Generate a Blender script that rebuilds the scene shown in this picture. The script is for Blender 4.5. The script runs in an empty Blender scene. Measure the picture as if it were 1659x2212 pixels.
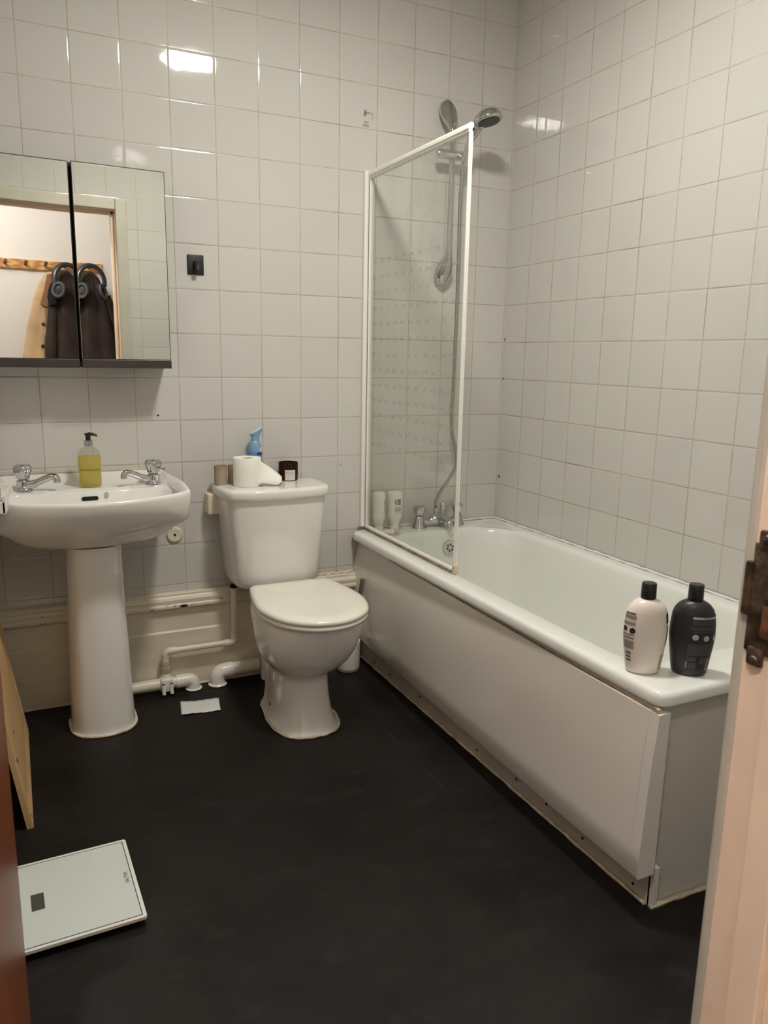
import bpy, bmesh, math, random
from mathutils import Vector, Matrix, Euler
R = math.radians
PI = math.pi
random.seed(7)
sc = bpy.context.scene
col = sc.collection

# ------------------------------------------------------------------ camera
cam_d = bpy.data.cameras.new('camera')
cam = bpy.data.objects.new('camera', cam_d)
col.objects.link(cam)
sc.camera = cam
cam.location = (-1.8878, -2.7796, 1.2263)
cam.rotation_euler = (1.36992454, -0.01809303, -0.44603781)
cam_d.sensor_fit = 'VERTICAL'
cam_d.sensor_height = 36.0
cam_d.lens = 1663.94 / 2212 * 36.0
cam_d.clip_start = 0.02
cam_d.dof.use_dof = True
cam_d.dof.focus_distance = 2.3
cam_d.dof.aperture_fstop = 9.0

# ------------------------------------------------------------------ materials
class NT:
    """small node-tree writer"""
    def __init__(s, name):
        s.m = bpy.data.materials.new(name)
        s.m.use_nodes = True
        s.t = s.m.node_tree
        s.t.nodes.clear()
        s.out = s.t.nodes.new('ShaderNodeOutputMaterial')
    def n(s, typ, **kw):
        nd = s.t.nodes.new(typ)
        for k, v in kw.items():
            setattr(nd, k, v)
        return nd
    def put(s, sock, v):
        if isinstance(v, bpy.types.NodeSocket):
            s.t.links.new(v, sock)
        else:
            if sock.type == 'RGBA' and len(v) == 3: v = (*v, 1)
            sock.default_value = v
    def math(s, op, *a):
        nd = s.n('ShaderNodeMath', operation=op)
        for i, v in enumerate(a): s.put(nd.inputs[i], v)
        return nd.outputs[0]
    def vmath(s, op, *a):
        nd = s.n('ShaderNodeVectorMath', operation=op)
        for i, v in enumerate(a): s.put(nd.inputs[i], v)
        return nd.outputs[0] if op not in ('LENGTH', 'DISTANCE', 'DOT_PRODUCT') else nd.outputs['Value']
    def mr(s, v, a, b, c, d, smooth=False):
        nd = s.n('ShaderNodeMapRange')
        if smooth: nd.interpolation_type = 'SMOOTHSTEP'
        for i, x in enumerate((v, a, b, c, d)): s.put(nd.inputs[i], x)
        return nd.outputs[0]
    def mix(s, f, a, b):
        nd = s.n('ShaderNodeMix', data_type='RGBA')
        s.put(nd.inputs[0], f); s.put(nd.inputs[6], a); s.put(nd.inputs[7], b)
        return nd.outputs[2]
    def noise(s, vec, scale, detail=3, rough=.5):
        nd = s.n('ShaderNodeTexNoise')
        if vec is not None: s.put(nd.inputs['Vector'], vec)
        nd.inputs['Scale'].default_value = scale
        nd.inputs['Detail'].default_value = detail
        nd.inputs['Roughness'].default_value = rough
        return nd.outputs['Fac']
    def pos(s):
        return s.n('ShaderNodeNewGeometry').outputs['Position']
    def obj(s):
        return s.n('ShaderNodeTexCoord').outputs['Object']
    def comb(s, x, y, z):
        nd = s.n('ShaderNodeCombineXYZ')
        for i, v in enumerate((x, y, z)): s.put(nd.inputs[i], v)
        return nd.outputs[0]
    def sep(s, v):
        nd = s.n('ShaderNodeSeparateXYZ'); s.put(nd.inputs[0], v)
        return nd.outputs
    def bump(s, h, strength=1.0, dist=1.0):
        nd = s.n('ShaderNodeBump')
        nd.inputs['Strength'].default_value = strength
        nd.inputs['Distance'].default_value = dist
        s.put(nd.inputs['Height'], h)
        return nd.outputs[0]
    def bsdf(s, **kw):
        nd = s.n('ShaderNodeBsdfPrincipled')
        for k, v in kw.items():
            s.put(nd.inputs[k.replace('_', ' ')], v)
        return nd.outputs[0]
    def done(s, surf):
        s.put(s.out.inputs[0], surf)
        return s.m

def simple(name, c, rough=.5, metal=0., spec=.5, coat=0., var=0., vscale=20., bump=0., bscale=60.):
    t = NT(name)
    p = t.obj()
    base = (*c, 1)
    if var:
        f = t.noise(p, vscale, 4)
        base = t.mix(t.mr(f, .35, .65, 0, 1), tuple(x * (1 - var) for x in c) + (1,), tuple(min(1, x * (1 + var * .6)) for x in c) + (1,))
    kw = dict(Base_Color=base, Roughness=rough, Metallic=metal)
    kw['Specular_IOR_Level'] = spec
    if coat: kw['Coat_Weight'] = coat
    if bump:
        kw['Normal'] = t.bump(t.noise(p, bscale, 3), 1.0, bump)
    return t.done(t.bsdf(**kw))

def tile_mat(name, axis, off, T, z0, marks=(), wallmin=.36, tile=(.61, .595, .565)):
    t = NT(name)
    P = t.pos(); s = t.sep(P)
    u = t.math('DIVIDE', t.math('ADD', s[axis], off), T)
    v = t.math('DIVIDE', t.math('SUBTRACT', s[2], z0), T)
    fu, fv = t.math('FRACT', u), t.math('FRACT', v)
    du = t.math('MULTIPLY', t.math('MINIMUM', fu, t.math('SUBTRACT', 1.0, fu)), T)
    dv = t.math('MULTIPLY', t.math('MINIMUM', fv, t.math('SUBTRACT', 1.0, fv)), T)
    # slightly wandering joint width
    wob = t.mr(t.noise(P, 9, 3), .3, .7, -.0004, .0006)
    d = t.math('ADD', t.math('MINIMUM', du, dv), wob)
    grout = t.mr(d, .0010, .0019, 1, 0, True)
    hgt = t.math('MULTIPLY', t.mr(d, .0008, .0050, 0, 1, True), .0007)
    hgt = t.math('ADD', hgt, t.math('MULTIPLY', t.noise(P, 14, 2), .0005))
    cell = t.comb(t.math('FLOOR', u), t.math('FLOOR', v), 3.0)
    wn = t.n('ShaderNodeTexWhiteNoise', noise_dimensions='3D'); t.put(wn.inputs['Vector'], cell)
    tilt = t.vmath('MULTIPLY', t.vmath('SUBTRACT', wn.outputs['Color'], (.5, .5, .5)), (.005, .005, .005))
    nrm = t.vmath('NORMALIZE', t.vmath('ADD', t.bump(hgt, .8, 1.0), tilt))
    gcol = t.mix(t.mr(t.noise(P, 5, 4, .6), .35, .7, 0, 1), (.50, .45, .37), (.30, .255, .20))
    tcol = t.mix(t.mr(wn.outputs['Value'], 0, 1, 0, 1), tile, tuple(x * .965 for x in tile))
    c = t.mix(grout, tcol, gcol)
    for (mu, mz, r, jag, mc, hard) in marks:
        pt = (mu, 0, mz) if axis == 0 else (0, mu, mz)
        fl = t.vmath('MULTIPLY', P, (1, 0, 1) if axis == 0 else (0, 1, 1))
        dd = t.math('ADD', t.vmath('DISTANCE', fl, pt), t.mr(t.noise(P, 90, 4, .7), .35, .65, -jag, jag))
        c = t.mix(t.math('MULTIPLY', t.mr(dd, r * .6, r, 1, 0, True), hard), c, mc)
    rough = t.mix(grout, (.045, .045, .045), (.6, .6, .6))
    return t.done(t.bsdf(Base_Color=c, Roughness=rough, Normal=nrm, Specular_IOR_Level=.6))

M = {}
BK = (.03, .025, .02)
M['tile_back'] = tile_mat('white_glazed_tile_back', 0, .1534, .15, 2.187,
    marks=((-1.430, 1.006, .005, .0, BK, 1.), (-.735 + .083, 2.088, .010, .010, (.16, .12, .1), .9), (-.640, 2.090, .007, .008, (.3, .26, .23), .8), (-.622, 2.084, .007, .008, (.33, .28, .25), .8),
           (-.648, 2.048, .012, .011, (.30, .25, .22), .8), (-.738, .800, .005, .001, (.42, .37, .3), .9)))
M['tile_right'] = tile_mat('white_glazed_tile_right', 1, .1516, .15, 2.187,
    marks=((-.008, .72, .009, .009, BK, .9), (-.004, 1.30, .010, .006, BK, .8), (-.004, 1.137, .008, .006, BK, .8), (-1.36, 2.03, .005, .004, (.4, .34, .28), .8)))
M['tile_left'] = tile_mat('white_glazed_tile_left', 1, .05, .15, 2.187)
M['tile_front'] = tile_mat('white_glazed_tile_front', 0, 1.0285, .162, 2.056, tile=(.56, .55, .52))
def ceramic(name, c, rough=.09):
    t = NT(name)
    return t.done(t.bsdf(Base_Color=(*c, 1), Roughness=rough, Specular_IOR_Level=.55, Coat_Weight=.3, Coat_Roughness=.04))
M['ceramic'] = ceramic('white_vitreous_china', (.79, .77, .74))
M['lidplastic'] = ceramic('ivory_seat_plastic', (.84, .81, .73), .22)
M['bath'] = ceramic('white_bath_acrylic', (.79, .80, .765), .13)
M['panel'] = ceramic('bath_panel_plastic', (.74, .70, .645), .17)
M['panel2'] = simple('bath_end_board', (.56, .525, .475), .35, var=.04, vscale=6)
M['chrome'] = simple('polished_chrome', (.60, .59, .60), .05, 1.0)
M['chromeb'] = simple('satin_chrome', (.66, .65, .64), .25, 1.0)
M['steel'] = simple('brushed_steel', (.42, .39, .36), .3, 1.0)
M['wplastic'] = simple('white_plastic', (.80, .78, .72), .3)
M['cplastic'] = simple('cream_plastic', (.74, .69, .57), .35, var=.05)
M['bplastic'] = simple('black_plastic', (.012, .012, .014), .32)
M['black'] = simple('matt_black', (.008, .007, .008), .45)
M['dark'] = simple('dark_void', (.006, .005, .005), .9)
M['alu'] = simple('white_powdercoat', (.84, .82, .77), .3)
M['alu_grey'] = simple('grey_seal', (.12, .11, .10), .5)
M['silicone'] = simple('aged_silicone', (.56, .49, .34), .5, var=.32, vscale=9)
M['silicone_dark'] = simple('mouldy_silicone', (.30, .21, .13), .6, var=.6, vscale=14)
M['cream_sil'] = simple('cream_silicone', (.70, .62, .48), .5, var=.25, vscale=30)
M['paper'] = simple('tissue_paper', (.88, .86, .80), .95, spec=.1, bump=.0008, bscale=220)
M['card'] = simple('brown_cardboard', (.40, .32, .23), .85, spec=.2, var=.12, vscale=14)
M['cardin'] = simple('cardboard_inside', (.22, .15, .10), .9, spec=.1)
M['lino_paper'] = simple('white_paper', (.72, .72, .72), .85, var=.04)
M['white'] = simple('bottle_white', (.82, .75, .68), .3)
M['matblack'] = simple('bottle_black', (.022, .021, .025), .38)
M['lt_grey'] = simple('print_light_grey', (.48, .47, .46), .6)
M['md_grey'] = simple('print_mid_grey', (.10, .10, .105), .6)
M['bk_print'] = simple('print_black', (.02, .02, .025), .6)
M['gy_print'] = simple('print_soft_grey', (.30, .27, .25), .6)
M['olive'] = simple('print_olive', (.23, .19, .03), .5)
M['tanpr'] = simple('print_tan', (.50, .42, .24), .6)
M['gold'] = simple('print_gold', (.45, .34, .06), .5)
M['blue'] = simple('freshener_blue', (.20, .34, .50), .35)
M['blue2'] = simple('freshener_pale_blue', (.50, .58, .66), .35)
M['blue3'] = simple('freshener_deep_blue', (.10, .26, .52), .35)
M['navy'] = simple('freshener_navy', (.03, .04, .11), .4)
M['purple'] = simple('mauve_soap', (.36, .24, .28), .5)
M['pinkish'] = simple('pink_tube', (.55, .42, .38), .4)
M['mirror'] = simple('mirror_glass', (.80, .82, .77), .0, 1.0)
M['jacket'] = simple('tan_canvas', (.46, .32, .19), .9, spec=.15, var=.18, vscale=7, bump=.004, bscale=16)
M['corduroy'] = simple('brown_corduroy', (.24, .12, .07), .9, spec=.1, var=.15, vscale=22)
M['darkcoat'] = simple('dark_brown_wax_cotton', (.035, .022, .018), .75, spec=.25, var=.3, vscale=8, bump=.006, bscale=12)
M['blackcloth'] = simple('black_cloth', (.012, .011, .012), .9, spec=.1)
M['greyfoam'] = simple('grey_ear_pad', (.045, .045, .05), .5)
M['ceil'] = simple('ceiling_paint', (.80, .78, .72), .8, spec=.2)
M['hallwall'] = simple('hall_wall_paint', (.64, .62, .605), .8, spec=.15)
M['hallfloor'] = simple('hall_floor', (.20, .12, .07), .5, var=.2, vscale=5)
M['scale_lcd'] = simple('lcd_grey', (.075, .080, .060), .25)
M['rust'] = simple('rust_stain', (.14, .055, .022), .8, var=.5, vscale=60)

# skirting: cream gloss paint, worn and chipped along the moulding
t = NT('old_cream_gloss_paint')
P = t.pos()
st = t.noise(t.vmath('MULTIPLY', P, (4, 4, 22)), 1.6, 4, .6)
c = t.mix(t.mr(st, .35, .7, 0, 1), (.76, .69, .56), (.68, .61, .49))
zz = t.sep(P)[2]
band = t.math('MULTIPLY', t.mr(zz, .298, .305, 0, 1), t.mr(zz, .335, .342, 1, 0))
chip = t.math('MULTIPLY', t.mr(t.noise(t.vmath('MULTIPLY', P, (12, 1, 40)), 2.2, 3, .6), .66, .69, 0, 1), band)
c = t.mix(chip, c, (.07, .03, .012))
for (mx, mz, rx) in ((-1.372, .3165, .016), (-1.405, .3200, .005), (-1.345, .3165, .004), (-1.485, .3130, .006), (-1.512, .268, .004)):
    e = t.vmath('DISTANCE', t.vmath('MULTIPLY', P, (1, 0, 2.6)), (mx, 0, mz * 2.6))
    c = t.mix(t.mr(t.math('ADD', e, t.mr(t.noise(P, 150, 2), .3, .7, -.004, .004)), rx * .85, rx, 1, 0), c, (.045, .016, .008))
dirt = t.math('MULTIPLY', t.mr(zz, .0, .05, .55, 0), t.mr(t.noise(P, 8, 3), .4, .6, .2, 1))
c = t.mix(dirt, c, (.30, .21, .12))
M['skirt'] = t.done(t.bsdf(Base_Color=c, Roughness=.3, Normal=t.bump(t.noise(t.vmath('MULTIPLY', P, (2, 2, 5)), 9, 4), .6, .0016)))

# dark vinyl floor
t = NT('dark_slate_vinyl')
P = t.pos()
cl = t.noise(P, 3.2, 5, .62)
c = t.mix(t.mr(cl, .34, .66, 0, 1), (.0050, .0038, .0032), (.0125, .0100, .0085))
cl2 = t.noise(t.vmath('MULTIPLY', P, (1, 1.7, 1)), 8.5, 4, .7)
c = t.mix(t.mr(cl2, .54, .80, 0, .60), c, (.028, .023, .021))
s_ = t.sep(P)
def line(a, off, w, lo=None, hi=None, other=None):
    dd = t.math('ABSOLUTE', t.math('ADD', s_[a], off))
    m = t.mr(dd, w * .5, w, 1, 0)
    if lo is not None:
        m = t.math('MULTIPLY', m, t.math('MULTIPLY', t.mr(s_[other], lo, lo + .02, 0, 1), t.mr(s_[other], hi - .02, hi, 1, 0)))
    return t.math('MULTIPLY', m, t.mr(t.noise(P, 11, 3), .40, .62, 0, 1))
c = t.mix(t.math('MULTIPLY', line(0, .838, .0018, -1.05, -.52, 1), .30), c, (.12, .11, .10))
c = t.mix(t.math('MULTIPLY', line(1, .545, .0018, -1.0, -.66, 0), .22), c, (.10, .09, .085))
c = t.mix(t.math('MULTIPLY', line(1, .845, .0018, -1.9, -.66, 0), .12), c, (.10, .09, .085))
vor = t.n('ShaderNodeTexVoronoi'); vor.inputs['Scale'].default_value = 7.5; t.put(vor.inputs['Vector'], P)
speck = t.math('MULTIPLY', t.mr(vor.outputs['Distance'], .010, .017, 1, 0), t.mr(t.sep(vor.outputs['Color'])[0], .72, .75, 0, 1))
c = t.mix(speck, c, (.42, .39, .34))
M['floor'] = t.done(t.bsdf(Base_Color=c, Roughness=t.mr(cl, .3, .7, .42, .58), Specular_IOR_Level=.22, Normal=t.bump(t.noise(P, 60, 3), .35, .0012)))

# varnished brown door
t = NT('varnished_brown_wood')
P = t.obj()
g = t.noise(t.vmath('MULTIPLY', P, (14, 14, .9)), 3, 5, .6)
M['doorwood'] = t.done(t.bsdf(Base_Color=t.mix(t.mr(g, .3, .7, 0, 1), (.16, .038, .009), (.25, .068, .020)), Roughness=.36, Specular_IOR_Level=.28, Coat_Weight=.05, Coat_Roughness=.25))
# cabinet trim
t = NT('dark_wood_grain_foil')
P = t.obj()
g = t.noise(t.vmath('MULTIPLY', P, (2.5, 2.5, 120)), 3, 5, .6)
M['darkwood'] = t.done(t.bsdf(Base_Color=t.mix(t.mr(g, .35, .65, 0, 1), (.020, .014, .012), (.060, .046, .040)), Roughness=.45))
# pine
t = NT('knotty_pine')
P = t.obj()
wv = t.n('ShaderNodeTexWave'); t.put(wv.inputs['Vector'], t.vmath('MULTIPLY', P, (1.2, 1, 12))); wv.inputs['Scale'].default_value = 2.2; wv.inputs['Distortion'].default_value = 9; wv.inputs['Detail'].default_value = 3
M['pine'] = t.done(t.bsdf(Base_Color=t.mix(wv.outputs['Fac'], (.62, .36, .12), (.33, .15, .045)), Roughness=.45))
# tan hardboard
M['tanboard'] = simple('tan_hardboard', (.62, .40, .19), .55, var=.10, vscale=6)
M['tanboard2'] = simple('tan_hardboard_edge', (.74, .49, .25), .5, var=.12, vscale=9)
# door frame paint, colour made brighter and pinker to carry the hall light
M['frame'] = simple('cream_door_frame_paint', (.86, .68, .53), .42, var=.05, vscale=9, bump=.0015, bscale=25)
M['bronze'] = simple('tarnished_brass', (.15, .11, .075), .42, .8, var=.6, vscale=55, bump=.002, bscale=120)

# thin clear sheets (fresnel mix of transparent and glossy; no interior volume)
def thin_glass(name, tint, rough=0.0, ior=1.45, extra=None):
    t = NT(name)
    tr = t.n('ShaderNodeBsdfTransparent'); t.put(tr.inputs[0], (*tint, 1))
    gl = t.n('ShaderNodeBsdfGlossy'); gl.inputs['Roughness'].default_value = rough
    lw = t.n('ShaderNodeLayerWeight'); lw.inputs['Blend'].default_value = .5
    f0 = ((ior - 1) / (ior + 1)) ** 2
    fr = t.math('ADD', f0, t.math('MULTIPLY', 1 - f0, t.math('POWER', lw.outputs['Facing'], 5.0)))
    mx = t.n('ShaderNodeMixShader'); t.put(mx.inputs[0], fr); t.put(mx.inputs[1], tr.outputs[0]); t.put(mx.inputs[2], gl.outputs[0])
    o = mx.outputs[0]
    if extra: o = extra(t, o)
    return t.done(o)
def etched(t, base):
    s = t.sep(t.pos())
    Y, Z = t.math('MULTIPLY', s[1], -1), s[2]
    pu, pv = .0585, .0562
    fu = t.math('SUBTRACT', t.math('FRACT', t.math('DIVIDE', t.math('SUBTRACT', Y, .040), pu)), .5)
    fv = t.math('SUBTRACT', t.math('FRACT', t.math('DIVIDE', t.math('SUBTRACT', Z, .862), pv)), .5)
    au = t.math('MULTIPLY', t.math('ABSOLUTE', fu), pu)
    av = t.math('MULTIPLY', t.math('ABSOLUTE', fv), pv)
    # hourglass-like mark: wide at the sides, pinched in the middle
    lim = t.math('MULTIPLY', t.math('POWER', t.math('DIVIDE', au, .0125), 1.9), .0125)
    m = t.math('MULTIPLY', t.mr(t.math('SUBTRACT', av, t.math('ADD', lim, .0012)), -.0006, .0006, 1, 0), t.mr(au, .0118, .0125, 1, 0))
    m = t.math('MULTIPLY', m, t.math('MULTIPLY', t.mr(Z, .862, .863, 0, 1), t.mr(Z, 1.592, 1.593, 1, 0)))
    m = t.math('MULTIPLY', m, t.mr(Y, .690, .692, 1, 0))
    # dried water spots on the upper part
    P = t.pos()
    sp = t.mr(t.noise(P, 260, 2), .60, .66, 0, 1)
    cloud = t.math('MULTIPLY', t.mr(t.noise(t.vmath('MULTIPLY', P, (1, 1, .6)), 7, 3), .38, .56, 0, 1), t.math('MULTIPLY', t.mr(Z, 1.42, 1.62, 0, 1), t.mr(Y, .12, .3, .25, 1)))
    spots = t.math('MULTIPLY', sp, cloud)
    haze = t.math('MULTIPLY', cloud, .07)
    fac = t.math('MINIMUM', t.math('ADD', t.math('ADD', t.math('MULTIPLY', m, .30), t.math('MULTIPLY', spots, .30)), t.math('ADD', haze, .012)), 1.0)
    df = t.n('ShaderNodeBsdfDiffuse'); t.put(df.inputs[0], (.50, .56, .50, 1))
    tl = t.n('ShaderNodeBsdfTranslucent'); t.put(tl.inputs[0], (.50, .56, .50, 1))
    a = t.n('ShaderNodeAddShader'); t.put(a.inputs[0], df.outputs[0]); t.put(a.inputs[1], tl.outputs[0])
    mm = t.n('ShaderNodeMixShader'); t.put(mm.inputs[0], .5); t.put(mm.inputs[1], df.outputs[0]); t.put(mm.inputs[2], tl.outputs[0])
    mx = t.n('ShaderNodeMixShader'); t.put(mx.inputs[0], fac); t.put(mx.inputs[1], base); t.put(mx.inputs[2], mm.outputs[0])
    return mx.outputs[0]
M['screen'] = thin_glass('etched_screen_glass', (.982, .990, .978), 0.0, 1.35, etched)
M['clear'] = thin_glass('clear_plastic', (.90, .90, .86), .03, 1.45)
def amberx(t, base):
    df = t.n('ShaderNodeBsdfDiffuse'); t.put(df.inputs[0], (.045, .016, .006, 1))
    mx = t.n('ShaderNodeMixShader'); t.put(mx.inputs[0], .55); t.put(mx.inputs[1], base); t.put(mx.inputs[2], df.outputs[0])
    return mx.outputs[0]
M['amber'] = thin_glass('amber_glass', (.50, .23, .08), .02, 1.5, amberx)
t = NT('yellow_liquid_soap')
tr = t.n('ShaderNodeBsdfTransparent'); t.put(tr.inputs[0], (.95, .90, .50, 1))
tl = t.n('ShaderNodeBsdfTranslucent'); t.put(tl.inputs[0], (.88, .80, .30, 1))
df = t.n('ShaderNodeBsdfDiffuse'); t.put(df.inputs[0], (.80, .72, .27, 1))
m1 = t.n('ShaderNodeMixShader'); t.put(m1.inputs[0], .5); t.put(m1.inputs[1], tl.outputs[0]); t.put(m1.inputs[2], df.outputs[0])
m2 = t.n('ShaderNodeMixShader'); t.put(m2.inputs[0], .62); t.put(m2.inputs[1], tr.outputs[0]); t.put(m2.inputs[2], m1.outputs[0])
M['soap'] = t.done(m2.outputs[0])
# bathroom scale top
t = NT('pale_green_backed_glass')
M['scaleglass'] = t.done(t.bsdf(Base_Color=(.64, .69, .66, 1), Roughness=.08, Specular_IOR_Level=.35))
# lamp
def emit(name, c, s):
    t = NT(name); e = t.n('ShaderNodeEmission'); t.put(e.inputs[0], (*c, 1)); e.inputs[1].default_value = s
    return t.done(e.outputs[0])
LAMP = emit('lit_glass_shade', (1.0, .970, .885), 63.0)
HALL = emit('hall_lamp_shade', (1.0, .93, .875), 35.0)

# ------------------------------------------------------------------ mesh helpers
def mesh_obj(name, verts, faces, m, parent=None, smooth=True, mats=None, fm=None, angle=None):
    me = bpy.data.meshes.new(name)
    me.from_pydata([tuple(v) for v in verts], [], faces)
    bm = bmesh.new(); bm.from_mesh(me)
    bmesh.ops.recalc_face_normals(bm, faces=bm.faces)
    bm.to_mesh(me); bm.free()
    o = bpy.data.objects.new(name, me)
    col.objects.link(o)
    for x in (mats or [m]): me.materials.append(x)
    if fm:
        for p, i in zip(me.polygons, fm): p.material_index = i
    if smooth:
        me.polygons.foreach_set('use_smooth', [True] * len(me.polygons))
        me.set_sharp_from_angle(angle=R(angle if angle else 40))
    if parent: o.parent = parent
    return o

class G:
    """collects geometry for one mesh"""
    def __init__(s): s.v = []; s.f = []; s.mi = []; s.cur = 0
    def add(s, v, f):
        b = len(s.v); s.v += [Vector(x) for x in v]
        for q in f: s.f.append(tuple(b + i for i in q)); s.mi.append(s.cur)
        return s
    def box(s, lo, hi, bev=0.0, seg=2, mat=None):
        bm = bmesh.new()
        bmesh.ops.create_cube(bm, size=1)
        c = [(a + b) / 2 for a, b in zip(lo, hi)]; d = [abs(b - a) for a, b in zip(lo, hi)]
        for v in bm.verts: v.co = Vector((v.co.x * d[0] + c[0], v.co.y * d[1] + c[1], v.co.z * d[2] + c[2]))
        if bev > 0:
            bmesh.ops.bevel(bm, geom=list(bm.edges), offset=min(bev, min(d) * .49), segments=seg, affect='EDGES', profile=.5)
        bm.verts.index_update()
        vs = [v.co.copy() for v in bm.verts]
        if mat: vs = [mat @ v for v in vs]
        s.add(vs, [tuple(v.index for v in f.verts) for f in bm.faces]); bm.free()
        return s
    def loft(s, rings, cap0=True, cap1=True, closed=True):
        n = len(rings[0]); v = [p for r in rings for p in r]; f = []
        for i in range(len(rings) - 1):
            for j in range(n if closed else n - 1):
                k = (j + 1) % n
                f.append((i * n + j, i * n + k, (i + 1) * n + k, (i + 1) * n + j))
        if cap0: f.append(tuple(range(n)))
        if cap1: f.append(tuple((len(rings) - 1) * n + j for j in range(n)))
        return s.add(v, f)
    def lathe(s, prof, c=(0, 0, 0), n=32, axis=None, sx=1, sy=1, lobes=0, lamp=0., cap0=True, cap1=True):
        """prof: (r, h); axis: direction of h"""
        M3 = Matrix.Identity(3)
        if axis is not None:
            M3 = Vector((0, 0, 1)).rotation_difference(Vector(axis).normalized()).to_matrix()
        rings = []
        for r, h in prof:
            ring = []
            for j in range(n):
                a = 2 * PI * j / n
                rr = max(r, 1e-5) * (1 + (lamp * math.cos(lobes * a) if lobes else 0))
                ring.append(M3 @ Vector((rr * math.cos(a) * sx, rr * math.sin(a) * sy, h)) + Vector(c))
            rings.append(ring)
        return s.loft(rings, cap0, cap1)
    def tube(s, path, r, n=12, caps=True, flat=1.0):
        path = [Vector(p) for p in path]
        rs = r if isinstance(r, (list, tuple)) else [r] * len(path)
        rings = []; up = None
        for i, p in enumerate(path):
            t_ = (path[min(i + 1, len(path) - 1)] - path[max(i - 1, 0)]).normalized()
            if up is None:
                up = t_.orthogonal().normalized()
            else:
                up = (up - t_ * up.dot(t_)).normalized()
            w = t_.cross(up)
            rings.append([p + (up * math.cos(2 * PI * j / n) + w * math.sin(2 * PI * j / n) * flat) * rs[i] for j in range(n)])
        return s.loft(rings, caps, caps)
    def prism(s, poly, vec):
        """poly: list of 3d points, extruded by vec"""
        n = len(poly); v = [Vector(p) for p in poly]; w = [p + Vector(vec) for p in v]
        f = [tuple(range(n)), tuple(range(2 * n - 1, n - 1, -1))]
        f += [(i, (i + 1) % n, n + (i + 1) % n, n + i) for i in range(n)]
        return s.add(v + w, f)
    def xf(s, m):
        s.v = [m @ v for v in s.v]; return s
    def obj(s, name, m, parent=None, smooth=True, angle=None, mats=None):
        return mesh_obj(name, s.v, s.f, m, parent, smooth, mats, s.mi if mats else None, angle)

def crom(pts, k, closed=False):
    pts = [Vector(p) for p in pts]; n = len(pts); out = []
    segs = n if closed else n - 1
    for i in range(segs):
        if closed: p0, p1, p2, p3 = pts[(i - 1) % n], pts[i], pts[(i + 1) % n], pts[(i + 2) % n]
        else: p0, p1, p2, p3 = pts[max(i - 1, 0)], pts[i], pts[i + 1], pts[min(i + 2, n - 1)]
        for q in range(k):
            u = q / k
            out.append(.5 * ((2 * p1) + (p2 - p0) * u + (2 * p0 - 5 * p1 + 4 * p2 - p3) * u * u + (3 * p1 - p0 - 3 * p2 + p3) * u ** 3))
    if not closed: out.append(pts[-1])
    return out

def sym(half, cx, z, k=5):
    """closed outline mirrored about x = cx from control points (dx, y), back centre to front centre; z number or f(y)"""
    full = [(dx, y, 0) for dx, y in half] + [(-dx, y, 0) for dx, y in half[-2:0:-1]]
    r = crom(full, k, True)
    return [Vector((cx + p.x, p.y, z(p.y) if callable(z) else z)) for p in r]

def rrect(x0, x1, y0, y1, z, r, n=8):
    """rounded rectangle loop; r = (x1y1, x0y1, x0y0, x1y0) radii or one number"""
    r = r if isinstance(r, (tuple, list)) else (r,) * 4
    out = []
    for (cx, cy, a0, rr, sx, sy) in ((x1, y1, 0, r[0], -1, -1), (x0, y1, 90, r[1], 1, -1), (x0, y0, 180, r[2], 1, 1), (x1, y0, 270, r[3], -1, 1)):
        for i in range(n + 1):
            a = R(a0 + 90 * i / n)
            out.append(Vector((cx + sx * rr + rr * math.cos(a), cy + sy * rr + rr * math.sin(a), z)))
    return out

def root(name, loc, label, cat, group=None, rotz=0):
    o = bpy.data.objects.new(name, None); col.objects.link(o)
    o.location = loc; o.rotation_euler = (0, 0, rotz); o.empty_display_size = .05
    o['label'] = label; o['category'] = cat
    if group: o['group'] = group
    return o
def tag(o, label, cat, group=None):
    o['label'] = label; o['category'] = cat
    if group: o['group'] = group
    return o
def struct(o):
    o['kind'] = 'structure'; return o
def at(g, p):
    """shift geometry from world to a thing's own frame"""
    return g.xf(Matrix.Translation(-Vector(p)))
def text_geo(s, size, depth=.0003):
    cu = bpy.data.curves.new('lettering', 'FONT'); cu.body = s; cu.size = size; cu.extrude = depth
    cu.align_x = 'CENTER'; cu.align_y = 'CENTER'; cu.resolution_u = 3
    o = bpy.data.objects.new('lettering', cu); col.objects.link(o)
    dg = bpy.context.evaluated_depsgraph_get()
    me = bpy.data.meshes.new_from_object(o.evaluated_get(dg))
    v = [x.co.copy() for x in me.vertices]; f = [tuple(p.vertices) for p in me.polygons]
    bpy.data.objects.remove(o); bpy.data.meshes.remove(me)
    return v, f

# ------------------------------------------------------------------ the room
ZC = 2.66
YF = -2.208      # face of the wall with the door
g = G().box((-2.12, 0, 0), (.12, .12, ZC)); w = struct(g.obj('wall_back', M['tile_back'], smooth=False))
g = G().box((0, -2.34, 0), (.12, 0, ZC)); struct(g.obj('wall_right', M['tile_right'], smooth=False))
g = G().box((-2.12, -2.34, 0), (-2.0, 0, ZC)); struct(g.obj('wall_left', M['tile_left'], smooth=False))
g = G()
g.box((-1.15 + .03, -2.33, 0), (0, YF, ZC)); g.box((-2.0, -2.33, 2.03), (-1.12, YF, ZC))
struct(g.obj('wall_front', M['tile_front'], smooth=False))
struct(G().box((-2.12, -2.335, -.1), (.12, .12, 0)).obj('floor', M['floor'], smooth=False))
struct(G().box((-2.12, -2.34, ZC), (.12, .12, ZC + .1)).obj('ceiling', M['ceil'], smooth=False))

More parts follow.
